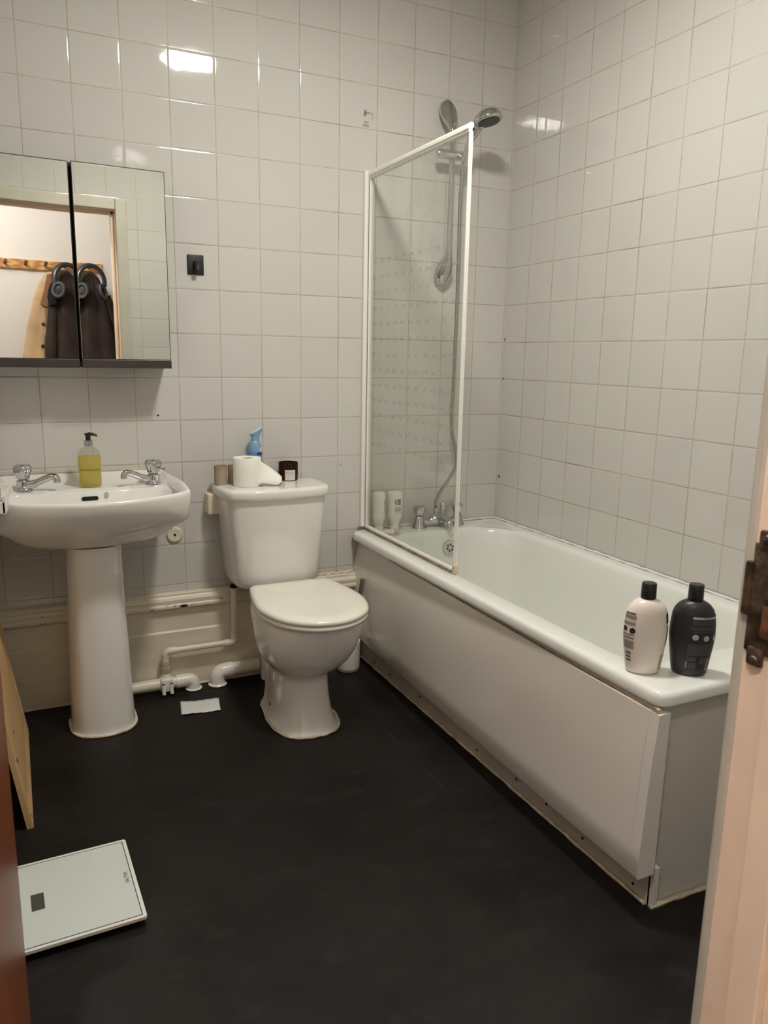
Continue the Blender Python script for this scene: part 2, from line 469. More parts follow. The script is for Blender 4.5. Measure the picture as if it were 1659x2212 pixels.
# skirting, moulded top, step at mid height
prof = [(-.004, .362), (-.026, .362), (-.030, .359), (-.030, .352), (-.034, .348), (-.041, .346), (-.044, .340), (-.043, .326), (-.047, .320), (-.047, .312),
        (-.040, .307), (-.031, .303), (-.030, .299), (-.027, .297), (-.027, .221), (-.034, .215), (-.034, .0), (-.004, .0)]
def skirt(name, x0, x1):
    g = G(); g.loft([[(x0, y, z) for y, z in prof], [(x1, y, z) for y, z in prof]])
    return struct(g.obj(name, M['skirt'], smooth=False))
skirt('baseboard_back', -2.0, -.676)
# bead of old filler along floor
g = G(); pth = [(-1.98 + i * .05, -.0365 - .001 * math.sin(i * 2.1), .003) for i in range(27)]
g.tube(pth, .004, 6); struct(g.obj('trim_2', M['cream_sil']))
# filler above skirting right of the cistern
g = G(); pth = [(-.86 + i * .01, -.012, .366 + .0025 * math.sin(i * 1.7)) for i in range(18)]
g.tube(pth, [.006 + .0015 * math.sin(i * 2.3) for i in range(18)], 8); struct(g.obj('trim_3', M['cream_sil']))
# corner bead between the tiled walls
g = G().tube([(-.001, -.001, .54), (-.001, -.001, ZC)], .0028, 8); struct(g.obj('trim_4', simple('corner_grout', (.60, .57, .51), .5)))

# door frame (lining, stop, architraves)
JX = -1.15
g = G()
g.box((JX, -2.250, 0), (JX + .03, YF + .002, 2.03), .002)             # rebated face where the door shuts
g.box((JX - .015, -2.289, 0), (JX + .03, -2.250, 2.03), .002)         # stop
g.box((JX - .002, -2.345, 0), (JX + .03, -2.289, 2.03), .002)
g.box((-2.0, -2.250, 1.985), (JX + .03, YF + .002, 2.03), .002)
g.box((-2.0, -2.289, 1.970), (JX, -2.250, 2.03), .002)
g.box((-2.0, -2.345, 1.985), (JX, -2.289, 2.03), .002)
frame = struct(g.obj('trim_1', M['frame'], smooth=False))
g = G()
g.box((JX + .001, YF, 0), (JX + .062, YF + .018, 2.048), .006, 3)
g.box((-1.999, YF, 1.988), (JX + .0005, YF + .018, 2.048), .006, 3)
g.box((JX + .001, -2.36, 0), (JX + .062, -2.345, 2.05), .004)
g.box((-2.10, -2.36, 1.988), (JX + .001, -2.345, 2.05), .004)
g.obj('architrave', simple('frame_paint_dimmed', (.50, .47, .40), .42, var=.05, vscale=9), frame, smooth=False)  # darker copy of the frame paint, dimmer bathroom light put into its colour
# old lock keep let into the jamb
g = G()
g.box((JX - .003, -2.262, .905), (JX + .001, -2.2085, 1.030), .001)
g.box((JX - .006, -2.210, .945), (JX + .002, -2.200, 1.008), .003)
g.box((JX - .006, -2.235, .890), (JX + .001, -2.214, .912), .004)
g.box((JX - .006, -2.235, 1.022), (JX + .001, -2.214, 1.046), .003)
keep = g.obj('strike_plate', M['bronze'], frame); keep['label'] = 'tarnished brass lock keep with rust'
g = G()
g.box((JX - .0045, -2.252, .985), (JX - .002, -2.232, 1.018), .001); g.box((JX - .0045, -2.250, .925), (JX - .002, -2.228, .962), .001)
g.obj('rust_patch', M['rust'], keep)
for zz in (.897, 1.036):
    g = G(); g.lathe([(.006, 0), (.005, .002), (.0, .003)], (JX - .006, -2.225, zz), 12, (-1, 0, 0)); g.obj('screw', M['bronze'], keep)

# brown door, open against the left wall
g = G().box((-1.976, -2.205, .008), (-1.936, -1.412, 1.978), .002)
door = g.obj('door_1', M['doorwood'], smooth=False); struct(door)
# hall
HY = -3.60
struct(G().box((-3.2, HY - .1, 0), (.1, HY, 2.6)).obj('wall_hall_far', M['hallwall'], smooth=False))
struct(G().box((-3.3, HY, 0), (-3.2, -2.34, 2.6)).obj('wall_hall_left', M['hallwall'], smooth=False))
struct(G().box((.0, HY, 0), (.1, -2.34, 2.6)).obj('wall_hall_right', M['hallwall'], smooth=False))
struct(G().box((-3.2, -2.345, 0), (-2.12, -2.30, 2.6)).box((-1.118, -2.344, 0), (0, -2.331, 2.6)).box((-2.12, -2.344, 2.032), (-1.118, -2.331, 2.6)).obj('wall_hall_near', M['hallwall'], smooth=False))
struct(G().box((-3.3, HY - .1, -.1), (.1, -2.336, 0)).obj('floor_hall', M['hallfloor'], smooth=False))
struct(G().box((-3.3, HY - .1, 2.6), (.1, -2.341, 2.7)).obj('ceiling_hall', M['ceil'], smooth=False))

# ------------------------------------------------------------------ lamps
LX, LY = -1.02, -1.22
r0 = root('ceiling_light', (LX, LY, ZC), 'round glass dome lamp lit on the bathroom ceiling', 'ceiling light')
G().lathe([(.150, 0), (.150, -.050), (.145, -.088), (.133, -.097), (.123, -.093), (.10, -.040), (.0, -.038)], (0, 0, 0), 48).obj('lamp_base', M['alu'], r0)
G().lathe([(.120, -.080), (.117, -.092), (.100, -.101), (.062, -.107), (0, -.109)], (0, 0, 0), 40).obj('lamp_shade', LAMP, r0)
r0 = root('ceiling_light', (-1.95, -2.62, 2.6), 'lit globe lamp on the hall ceiling outside the door', 'ceiling light')
G().lathe([(.07, 0), (.07, -.02), (.0, -.02)], (0, 0, 0), 32).obj('lamp_base', M['alu'], r0)
G().lathe([(.03, -.021), (.10, -.06), (.13, -.12), (.10, -.18), (.04, -.205), (0, -.21)], (0, 0, 0), 32).obj('lamp_shade', HALL, r0)

# ------------------------------------------------------------------ mirror cabinet
cx0 = -1.96
rt = root('mirror_cabinet', (-1.68, 0, 1.17), 'dark wood wall cabinet with two mirror doors above the basin', 'mirror cabinet')
P0 = Vector(rt.location)
g = G()
g.box((cx0, -.112, 1.172), (-1.402, -.001, 1.188), .001); g.box((cx0, -.112, 1.768), (-1.402, -.001, 1.782), .001)
g.box((cx0, -.112, 1.188), (cx0 + .016, -.001, 1.768), .001); g.box((-1.418, -.112, 1.188), (-1.402, -.001, 1.768), .001)
g.box((cx0 + .016, -.006, 1.188), (-1.418, -.001, 1.768))
at(g, P0).obj('cabinet_body', M['darkwood'], rt, smooth=False)
def cab_door(hx, w, eps, z0=1.170, z1=1.782):
    d = bpy.data.objects.new('cabinet_door', None); col.objects.link(d); d.parent = rt
    d.empty_display_size = .05
    g = G(); g.box((-w, .005, 0), (0, .020, z1 - z0), .001)
    Mx = Matrix.Translation(Vector((hx, -.132, z0)) - P0) @ Matrix.Rotation(R(eps), 4, 'Z')
    g.xf(Mx); dd = g.obj('cabinet_door', M['darkwood'], rt, smooth=False)
    bpy.data.objects.remove(d)
    g = G(); g.box((-w + .0012, 0, .028), (-.0032, .0045, z1 - z0 - .0035), .0006, 1); g.xf(Mx)
    mo = g.obj('mirror_pane', M['mirror'], dd, smooth=False)
    g = G(); g.box((-w, -.004, 0), (0, .005, .0265), .0015); g.xf(Mx)
    tb = g.obj('trim_bar', M['darkwood'], dd, smooth=False); tb['label'] = 'dark wood grain bar'
cab_door(-1.4015, .2770, 2.05)
cab_door(-1.6850, .2750, 3.35)

# black adhesive towel hook
rt = root('towel_hook', (-1.2845, 0, 1.519), 'small square black stick-on hook on the tiled wall right of the mirror', 'hook')
G().box((-.028, -.006, -.033), (.028, 0, .033), .0045, 3).obj('back_plate', M['black'], rt)
g = G(); g.tube([(0, -.004, .006), (0, -.020, .004), (0, -.030, -.006), (0, -.034, -.018)], .0085, 14)
g.obj('peg', M['black'], rt)

# ------------------------------------------------------------------ wash basin
BX = -1.683
O = [(0, 0), (.15, 0), (.252, -.002), (.266, -.06), (.280, -.20), (.285, -.325), (.270, -.382), (.15, -.426), (0, -.445)]
def offs(pts, d, cy=-.22):
    out = []
    for x, y in pts:
        v = Vector((x, y - cy)); L = max(v.length, 1e-6)
        out.append((x * (1 - d / L) if x else 0, cy + (y - cy) * (1 - d / L)))
    return out
def zr(d):
    tb = [(-.445, .790), (-.40, .796), (-.34, .806), (-.27, .813), (-.10, .814), (-.04, .816), (.02, .820)]
    def f(y):
        y = max(-.445, min(.02, y))
        for a, b in zip(tb, tb[1:]):
            if y <= b[0]: return a[1] + (b[1] - a[1]) * (y - a[0]) / (b[0] - a[0]) + d
        return .82 + d
    return f
B0 = [(0, -.175), (.10, -.175), (.175, -.168), (.232, -.180), (.262, -.24), (.268, -.320), (.252, -.366), (.14, -.404), (0, -.421)]
def mixr(a, b, u): return [((1 - u) * p[0] + u * q[0], (1 - u) * p[1] + u * q[1]) for p, q in zip(a, b)]
DR = [(0, -.25), (.012, -.252), (.02, -.258), (.024, -.266), (.025, -.275), (.024, -.284), (.02, -.292), (.012, -.298), (0, -.30)]
def belly(hw, yf, yb):
    d = yf - yb; k = hw / .285
    return [(0, yb), (.14 * k, yb), (.235 * k, yb + d * .03), (.262 * k, yb + d * .18), (.280 * k, yb + d * .48), (.284 * k, yb + d * .75), (.262 * k, yb + d * .88), (.15 * k, yb + d * .965), (0, yf)]
rings = [sym(belly(.09, -.262, -.09), BX, .6165), sym(belly(.13, -.285, -.07), BX, .619), sym(belly(.170, -.312, -.05), BX, .629), sym(belly(.205, -.338, -.03), BX, .645), sym(belly(.236, -.362, -.015), BX, .665),
         sym(belly(.256, -.385, -.008), BX, .684), sym(belly(.272, -.393, -.006), BX, .693), sym(belly(.2825, -.402, -.004), BX, .703), sym(belly(.2865, -.411, -.002), BX, .714), sym(belly(.287, -.430, -.001), BX, .742), sym(O, BX, zr(-.012)), sym(offs(O, .002), BX, zr(-.004)), sym(offs(O, .007), BX, zr(0)),
         sym(offs(O, .014), BX, zr(-.002))]
T2 = [(0, -.044), (.13, -.044), (.222, -.046), (.238, -.075), (.250, -.20), (.260, -.320), (.252, -.366), (.142, -.407), (0, -.427)]
rings += [sym(T2, BX, .7845), sym(mixr(T2, B0, .5), BX, .784), sym(B0, BX, .782), sym(offs(B0, .006, -.28), BX, .775), sym(offs(B0, .014, -.28), BX, .755)]
rings += [sym(mixr(offs(B0, .018, -.28), DR, .22), BX, .715), sym(mixr(offs(B0, .018, -.28), DR, .45), BX, .685), sym(mixr(B0, DR, .75), BX, .668), sym(DR, BX, .662)]
rt = root('wash_basin', (BX, -.2, 0), 'white china pedestal wash basin under the mirror cabinet', 'basin')
P0 = Vector(rt.location)
at(G().loft(rings), P0).obj('bowl', M['ceramic'], rt, angle=60)
pd0 = [(0, -.10), (.05, -.10), (.078, -.11), (.084, -.15), (.085, -.19), (.080, -.24), (.060, -.272), (.03, -.284), (0, -.288)]
pdl = [(0, -.10), (.055, -.10), (.090, -.115), (.0985, -.15), (.1005, -.20), (.0965, -.26), (.073, -.303), (.038, -.321), (0, -.327)]
pr = []
for z, u in ((.616, .0), (.60, 0), (.50, .10), (.40, .24), (.30, .42), (.20, .60), (.10, .78), (.03, .94), (.006, 1.)):
    pr.append(sym(mixr(pd0, pdl, u), BX, z))
pr += [sym(offs(pdl, -.003, -.2), BX, .0015)]
at(G().loft(pr), P0).obj('pedestal', M['ceramic'], rt, angle=60)
g = G(); loop = sym(offs(pdl, -.003, -.2), BX, .004)
pth = [p for p in loop if p.y < -.16]; pth = sorted(pth, key=lambda p: math.atan2(p.y + .2, p.x - BX) if True else 0)
pth = sorted(pth, key=lambda p: (math.atan2(p.x - BX, -(p.y + .16))))
g.tube(pth, .0045, 8); at(g, P0).obj('sealant_bead', M['cream_sil'], rt)
# overflow slot
g = G(); sl = []
for i in range(24):
    a = 2 * PI * i / 24
    sl.append(Vector((BX + (.019 if math.cos(a) > 0 else -.019) + .0065 * math.cos(a), -.1905, .760 + .0065 * math.sin(a))))
g.prism(sl, (0, -.0012, 0)); 
at(g, P0).obj('overflow_slot', M['dark'], rt)
g = G().lathe([(.0075, 0), (.0075, .002), (.005, .0055), (0, .007)], (-1.632, -.187, .768), 16, (0, -1, .25)); at(g, P0).obj('chain_stay', M['chromeb'], rt)
g = G().lathe([(.024, .661), (.024, .664), (.014, .665), (.012, .662), (0, .662)], (BX, -.275, 0), 24); at(g, P0).obj('waste', M['chrome'], rt)
g = G(); g.tube([(BX - .25 + i * .04, -.003, .8205 + .0008 * math.sin(i * 3)) for i in range(14)], .0035, 6); at(g, P0).obj('sealant_bead', M['silicone'], rt)

# taps
def basin_tap(x, y, z, ang, label):
    rt = root('basin_tap', (x, y, z), label, 'tap', 'basin taps', R(ang))
    g = G(); g.lathe([(.026, 0), (.026, .003), (.023, .006), (.0215, .018), (.021, .030), (.017, .034), (.012, .036), (.012, .042)], n=28)
    g.obj('tap_body', M['chrome'], rt)
    g = G(); g.tube(crom([(.010, 0, .014), (.035, 0, .022), (.065, 0, .036), (.085, 0, .044), (.097, 0, .044), (.103, 0, .036), (.104, 0, .026)], 4), [.0135] * 5 + [.0115] * 8 + [.011] * 4 + [.0115] * 8, 16, flat=.9)
    g.obj('spout', M['chrome'], rt)
    g = G(); g.lathe([(.015, .0375), (.018, .039), (.0225, .050), (.0265, .064), (.0270, .074), (.0225, .081), (.016, .083), (0, .0835)], n=60, lobes=5, lamp=.075)
    g.obj('handle', M['chrome'], rt)
    return rt
basin_tap(-1.872, -.112, .785, -22, 'chrome basin tap at the left end beside the white soap tray')
basin_tap(-1.472, -.112, .785, -163, 'chrome basin tap at the right end, spout pointing at the soap bottle')

# soap dispenser
SX, SY, SZ = -1.672, -.108, .7850
rt = root('soap_dispenser', (SX, SY, SZ), 'clear pump bottle of yellow hand soap standing between the basin taps', 'soap dispenser', rotz=R(-4))
def soapring(w, d, z, p=2.7, n=40):
    out = []
    for i in range(n):
        a = 2 * PI * i / n; c, s = math.cos(a), math.sin(a)
        out.append(Vector((w * math.copysign(abs(c) ** (2 / p), c), d * math.copysign(abs(s) ** (2 / p), s), z)))
    return out
bp = [(.031, .021, .0005), (.0345, .024, .004), (.0350, .0245, .03), (.0355, .025, .08), (.0355, .025, .103), (.0335, .024, .113), (.028, .021, .122), (.020, .017, .128), (.0135, .0135, .1305), (.0125, .0125, .134)]
G().loft([soapring(*q, p=(2.7 if i < 6 else 2.2)) for i, q in enumerate(bp)]).obj('bottle', M['clear'], rt, angle=70)
lp = [(.030, .020, .003), (.0335, .023, .006), (.0340, .0235, .03), (.0345, .024, .08), (.0345, .024, .1005)]
G().loft([soapring(*q) for q in lp]).obj('liquid', M['soap'], rt, angle=50)
G().lathe([(.0135, .1335), (.0135, .1525), (.012, .1535), (0, .1535)], n=28).obj('collar', M['chrome'], rt)
g = G(); g.lathe([(.0078, .1535), (.0078, .170), (.0115, .1705), (.0120, .1735), (.008, .1755), (0, .1755)], n=24)
g.tube([(0, 0, .173), (.012, -.002, .1725), (.022, -.004, .1700), (.028, -.005, .1665)], [.0055, .005, .0042, .0032], 10)
g.obj('pump_head', M['bplastic'], rt)
g = G()
for s, sz, z in (('BAYLIS & HARDING', .0083, .0585), ('BEAUTICOLOGY', .0028, .0650), ('E N G L A N D', .0036, .0512), ('SWEET MANDARIN', .0032, .041), ('& GRAPEFRUIT', .0032, .0365), ('HAND WASH', .0032, .027), ('300ml e 10.1 fl oz', .0032, .014)):
    v, f = text_geo(s, sz, .00005)
    g.cur = 0 if s == 'BAYLIS & HARDING' else 1
    g.add([(p.x * .86, -.0254 - p.z + max(0, abs(p.x * .86) - .018) ** 2 * 22, z + p.y) for p in v], f)
g.obj('printed_label', None, rt, False, mats=[M['bk_print'], M['gold']])

# soap tray on the left wall
rt = root('soap_tray', (-1.998, -.40, .80), 'white plastic wall tray jutting in at the left edge beside the basin tap', 'tray')
P0 = Vector(rt.location)
g = G()
g.box((-1.999, -.508, .8165), (-1.924, -.302, .8195), .001)
g.prism([(-1.902, -.300, .8165), (-1.9125, -.400, .8165), (-1.917, -.450, .789), (-1.923, -.512, .789), (-1.923, -.512, .836), (-1.902, -.300, .838)], (-.006, 0, 0))
g.box((-1.999, -.306, .8165), (-1.903, -.300, .838), .002); g.box((-1.999, -.512, .789), (-1.9225, -.506, .822), .002)
at(g, P0).obj('tray', M['wplastic'], rt, smooth=False)
g = G().box((-1.990, -.490, .8205), (-1.934, -.322, .834), .006, 4)
tag(g.obj('soap_bar', M['purple']), 'mauve block of soap lying in the white wall tray', 'soap')

# round cream disc and bracket on the wall
rt = root('wall_disc', (-1.3885, 0, .575), 'round cream plastic disc screwed to the tiles below the basin', 'wall disc')
G().lathe([(.0285, 0), (.0285, .004), (.025, .008), (.020, .0085), (.012, .0075), (0, .0075)], (0, 0, 0), 36, (0, -1, 0)).obj('disc', M['cplastic'], rt)
G().lathe([(.0045, .0075), (.0035, .0095), (0, .0095)], (0, 0, 0), 12, (0, -1, 0)).obj('screw', M['dark'], rt)
rt = root('wall_bracket', (-1.225, 0, .69), 'cream plastic box fixed to the wall left of the cistern', 'bracket')
G().box((-.052, -.062, -.038), (.062, 0, .036), .003).obj('housing', M['cplastic'], rt, smooth=False)
G().box((-.058, -.0035, -.043), (-.052, 0, .041), .001).obj('back_plate', M['cplastic'], rt, smooth=False)

# ------------------------------------------------------------------ toilet
TX = -1.065
rt = root('toilet', (TX, -.35, 0), 'white close-coupled toilet with lid down between basin and bath', 'toilet')
P0 = Vector(rt.location)
def pan(hw, yf, yb, z, k=.62):
    d = yf - yb
    return sym([(0, yb), (hw * k * .6, yb), (hw * k, yb + d * .04), (hw * (k + .08), yb + d * .22), (hw, yb + d * .52), (hw * .95, yb + d * .74), (hw * .74, yb + d * .91), (hw * .38, yb + d * .985), (0, yf)], TX + .024 * max(0, min(1, (z - .17) / .2)), z)
S = [(.113, -.603, -.26, .0015, .80), (.108, -.598, -.262, .010, .80), (.101, -.588, -.265, .020, .80), (.094, -.572, -.265, .06, .8), (.089, -.560, -.26, .11, .8), (.0875, -.553, -.25, .165, .78), (.089, -.553, -.245, .185, .76),
     (.098, -.566, -.235, .197, .72), (.120, -.596, -.22, .215, .66), (.143, -.622, -.20, .245, .6), (.159, -.642, -.17, .28, .56), (.169, -.655, -.14, .32, .55), (.174, -.662, -.10, .355, .55), (.175, -.664, -.06, .375, .56), (.172, -.660, -.05, .386, .56), (.16, -.648, -.05, .390, .56)]
at(G().loft([pan(*q) for q in S]), P0).obj('pan', M['ceramic'], rt, angle=70)
def cis(hb, yb, yf, z, bow=0):
    d = yf - yb
    return sym([(0, yb), (hb * .6, yb), (hb * .95, yb), (hb, yb + d * .16), (hb * .995, yb + d * .50), (hb * .945, yb + d * .76), (hb * .80, yb + d * .90), (hb * .42, yb + d * .985), (0, yf)], TX + .010, z)
C = [(.110, -.045, -.180, .390), (.138, -.038, -.198, .3935), (.153, -.034, -.209, .402), (.161, -.032, -.216, .418), (.165, -.031, -.220, .445), (.174, -.03, -.229, .55), (.184, -.03, -.237, .66), (.188, -.03, -.240, .722)]
at(G().loft([cis(*q) for q in C]), P0).obj('cistern', M['ceramic'], rt, angle=50)
Lr = [(.192, -.022, -.244, .7225), (.198, -.017, -.251, .7265), (.200, -.015, -.254, .735), (.200, -.015, -.254, .750), (.1975, -.017, -.252, .757), (.192, -.022, -.246, .7612), (.176, -.034, -.230, .7625)]
at(G().loft([cis(*q, .026) for q in Lr]), P0).obj('cistern_lid', M['ceramic'], rt, angle=50)
g = G().lathe([(.024, .7626), (.024, .7655), (.020, .7675), (0, .769)], (TX + .014, -.135, 0), 32); at(g, P0).obj('flush_button', M['chrome'], rt)
LD = [(0, -.242), (.09, -.242), (.140, -.248), (.158, -.30), (.181, -.44), (.176, -.53), (.142, -.622), (.075, -.682), (0, -.700)]
def ld(o, z): return sym(offs(LD, o, -.46), TX + .027, z)
at(G().loft([ld(.012, .391), ld(.004, .3925), ld(.0015, .397), ld(.0015, .403), ld(.005, .4075), ld(.014, .4085)]), P0).obj('seat', M['lidplastic'], rt, angle=60)
at(G().loft([ld(.010, .4095), ld(.002, .4110), ld(0, .416), ld(.001, .4215), ld(.006, .4265), ld(.016, .4290), ld(.05, .4295), ld(.09, .4275), ld(.15, .4265)]), P0).obj('lid', M['lidplastic'], rt, angle=60)
for sx in (-1, 1):
    g = G(); g.lathe([(.010, 0), (.010, .03), (.008, .032), (0, .032)], (TX + .02 + sx * .075 - .015, -.236, .401), 16, (1, 0, 0)); at(g, P0).obj('hinge', M['wplastic'], rt)
g = G(); loop = pan(.115, -.605, -.26, .004, .8)
pth = sorted([p for p in loop if p.y < -.30], key=lambda p: math.atan2(p.x - TX, -(p.y + .25)))
g.tube(pth, [.0045 + .001 * math.sin(i * 1.3) for i in range(len(pth))], 8); at(g, P0).obj('sealant_bead', M['cream_sil'], rt)
g = G().lathe([(.005, 0), (.004, .003), (0, .004)], (TX - .0935, -.40, .045), 12, (-1, 0, .2)); at(g, P0).obj('fixing_screw', M['dark'], rt)
# soil connector at the back left
g = G(); g.tube(crom([(TX + .012, -.262, .15), (TX + .012, -.16, .155), (TX + .012, -.105, .13), (TX + .012, -.088, .05), (TX + .012, -.088, .0015)], 4), .045, 20)
at(g, P0).obj('soil_pipe', M['wplastic'], rt)

# things on the cistern
ZL = .7632
for (x, y, lab, mt, s) in ((-1.232, -.072, 'empty brown cardboard roll core at the far left of the cistern lid', M['card'], 1.0), (-1.180, -.062, 'empty brown cardboard roll core half hidden behind the toilet roll', M['card'], 1.0)):
    g = G(); h = .067 if x < -1.2 else .066
    g.lathe([(.0225, 0), (.0215, h * .5), (.0222, h), (.0206, h), (.0200, h * .5), (.0206, .001), (0, .001)], n=30, sx=1.04, sy=.96, cap0=True)
    g.xf(Matrix.Translation((x, y, ZL)))
    tag(g.obj('cardboard_tube', mt, angle=50), lab, 'cardboard tube', 'empty roll cores on the cistern')
# toilet roll standing on end with a loose sheet
RX, RY = -1.150, -.128
rt = root('toilet_roll', (RX, RY, ZL), 'white toilet roll standing on the cistern with its sheet trailing right', 'toilet roll')
Hh = .100
g = G(); g.lathe([(.048, 0), (.0495, .003), (.0495, Hh - .003), (.048, Hh), (.022, Hh - .001), (.0205, Hh - .003), (.0205, .002)], n=48, cap0=True, cap1=False)
g.obj('paper', M['paper'], rt, angle=50)
G().lathe([(.0203, .004), (.0203, Hh - .004), (.0190, Hh - .004), (.0190, .006), (0, .006)], n=32).obj('cardboard_core', M['cardin'], rt, angle=50)
g = G(); nu, nv = 16, 8; V = []; F = []
for i in range(nu + 1):
    u = i / nu
    for j in range(nv + 1):
        v = j / nv
        a = R(-62 + 18 * min(u * 3, 1))
        bx, by = .0500 * math.cos(R(-58)), .0500 * math.sin(R(-58))
        # top edge slopes down from the roll to the tip, lower edge creeps along the lid
        topx, topy, topz = bx + .094 * u, by + .020 * u + .012 * math.sin(PI * u), (Hh - .002) - .052 * u ** .85 - .018 * u ** 3
        botx, boty, botz = bx + .072 * u - .006, by - .010 * u, .004 + .010 * math.sin(PI * min(1, u * 1.1)) * (1 - u)
        if u > .75: botx += (u - .75) * .02
        x = botx + (topx - botx) * v; y = boty + (topy - boty) * v - .016 * math.sin(PI * v) * u; z = botz + (topz - botz) * v
        V.append((x, y, z))
for i in range(nu):
    for j in range(nv):
        F.append((i * (nv + 1) + j, (i + 1) * (nv + 1) + j, (i + 1) * (nv + 1) + j + 1, i * (nv + 1) + j + 1))
g.add(V, F); so = g.obj('loose_sheet', M['paper'], rt, angle=80)
md = so.modifiers.new('thickness', 'SOLIDIFY'); md.thickness = .0006
# air freshener
rt = root('air_freshener', (-1.096, -.045, ZL), 'blue air freshener aerosol behind the toilet roll', 'air freshener', rotz=R(8))
g = G()
g.lathe([(.021, 0), (.0245, .002), (.0245, .110), (.0240, .125), (.0215, .138), (.0165, .148), (.0150, .150)], n=36)
g.mi = []
for q in g.f:
    c = sum((g.v[i] for i in q), Vector()) / len(q)
    g.mi.append(0 if c.z > .112 + .75 * (c.x) else (1 if c.z > .075 else 2))
g.obj('can', None, rt, angle=50, mats=[M['blue'], M['blue2'], M['blue3']])
g = G()
rr = []
for k, (w, d, z, tilt, ox) in enumerate(((.0150, .0150, .1505, 0, 0), (.0145, .0145, .157, 0, 0), (.0150, .0145, .164, 0, .001), (.0185, .015, .171, .25, .003), (.0240, .016, .178, .42, .004), (.0265, .0165, .184, .50, .005), (.0262, .0163, .1865, .50, .005))):
    rr.append([Vector((ox + w * math.cos(2 * PI * i / 32), d * math.sin(2 * PI * i / 32), z + tilt * w * math.cos(2 * PI * i / 32))) for i in range(32)])
g.loft(rr); g.obj('nozzle_cap', M['blue'], rt, angle=40)
g = G()
rr = [[Vector((.005 + w * math.cos(2 * PI * i / 32), w / .0262 * .0163 * math.sin(2 * PI * i / 32), .1867 + dz + .5 * w * math.cos(2 * PI * i / 32))) for i in range(32)] for w, dz in ((.0255, 0), (.023, .0016), (.012, .0026))]
g.loft(rr); g.obj('button_pad', M['blue2'], rt)
g = G().box((-.004, -.0262, .099), (.016, -.0225, .1075), .003); g.obj('label_badge', M['navy'], rt)
# candle in amber glass
rt = root('candle_jar', (-.972, -.052, ZL), 'amber glass candle jar with a white label on the cistern', 'candle')
G().lathe([(.033, 0), (.0355, .003), (.0362, .030), (.0362, .064), (.0355, .0660), (.0340, .0650), (.0338, .030), (.0330, .006), (0, .006)], n=40).obj('glass', M['amber'], rt, angle=50)
G().lathe([(.0325, .007), (.0325, .024), (0, .024)], n=32).obj('wax', simple('burnt_wax', (.22, .10, .04), .5), rt)
g = G(); n = 12; V = []; F = []
for i in range(n + 1):
    a = R(-128 + 62 * i / n)
    for r_, z in ((.0367, .002), (.0367, .040), (.0370, .040), (.0370, .002)): V.append((r_ * math.cos(a), r_ * math.sin(a), z))
for i in range(n):
    for j in range(4): F.append((i * 4 + j, (i + 1) * 4 + j, (i + 1) * 4 + (j + 1) % 4, i * 4 + (j + 1) % 4))
F += [(0, 1, 2, 3), tuple(n * 4 + j for j in (3, 2, 1, 0))]
g.add(V, F); lb = g.obj('paper_label', M['lt_grey'], rt); lb.data.materials[0] = simple('label_paper', (.62, .59, .56), .7)
g = G()
for s, sz, z in (('SANDALWOOD', .0060, .0305), ('scented candle', .0042, .0235), ('190g', .0035, .018)):
    v, f = text_geo(s, sz, .00003)
    V = []
    for p in v:
        a = R(-97) + p.x * .8 / .0371
        V.append((.03715 * math.cos(a), .03715 * math.sin(a), z + p.y))
    g.add(V, f)
g.obj('lettering', M['gy_print'], lb, False)

# ------------------------------------------------------------------ pipes
PY = -.066
def elbow_path(a, b, c, r, k=6):
    a, b, c = Vector(a), Vector(b), Vector(c)
    p0 = b + (a - b).normalized() * r; p1 = b + (c - b).normalized() * r
    out = []
    for i in range(k + 1):
        u = i / k; out.append((1 - u) ** 2 * p0 + 2 * u * (1 - u) * b + u * u * p1)
    return out
rt = root('waste_pipe', (-1.45, PY, 0), 'cream basin waste pipe running along the skirting into the floor', 'pipe')
P0 = Vector(rt.location)
g = G(); g.tube([(-1.66, PY, .036), (-1.40, PY, .036)], .0205, 20); at(g, P0).obj('pipe', M['cplastic'], rt)
g = G(); pth = [Vector((-1.415, PY, .036)), Vector((-1.395, PY, .036))] + elbow_path((-1.39, PY, .036), (-1.352, PY - .004, .040), (-1.352, PY - .006, .002), .022) + [Vector((-1.352, PY - .006, .002))]
g.tube(pth, [.0245, .0245] + [.0232] * (len(pth) - 3) + [.0245], 20)
g.lathe([(.029, .0012), (.031, .004), (.026, .008), (.024, .008)], (-1.352, PY - .006, 0), 24)
at(g, P0).obj('floor_elbow', M['wplastic'], rt)
g = G(); g.box((-1.472, PY - .030, .012), (-1.428, PY + .024, .062), .006, 3)
g.lathe([(.0155, 0), (.0155, .012), (.013, .018)], (-1.45, PY, .060), 20)
for sx in (-1, 1): g.tube([(-1.45 + sx * .014, PY - .030, .042), (-1.45 + sx * .014, PY - .036, .008)], .0065, 12)
at(g, P0).obj('strap_boss', M['wplastic'], rt)
for sx in (-1, 1):
    g = G(); g.lathe([(.0052, 0), (.0052, .0015), (0, .0015)], (-1.45 + sx * .014, PY - .0305, .046), 10, (0, -.5, 1)); at(g, P0).obj('boss_screw', M['rust'], rt)
g = G(); g.lathe([(.0165, .080), (.0165, .098), (.014, .099)], (-1.45, PY, 0), 20, lobes=12, lamp=.04); g.lathe([(.0145, .0985), (.0150, .116), (.0135, .117)], (-1.45, PY, 0), 20)
at(g, P0).obj('compression_nut', M['silicone'], rt)
rt = root('overflow_pipe', (-1.45, PY, .118), 'thin cream pipe rising from the waste boss to an open end by the cistern', 'pipe')
P0 = Vector(rt.location)
g = G()
pth = [Vector((-1.45, PY, .118))] + elbow_path((-1.45, PY, .118), (-1.45, PY, .158), (-1.40, PY, .158), .018) + elbow_path((-1.4, PY, .158), (-1.193, PY, .158), (-1.193, PY, .2), .018) + [Vector((-1.193, PY, .375))]
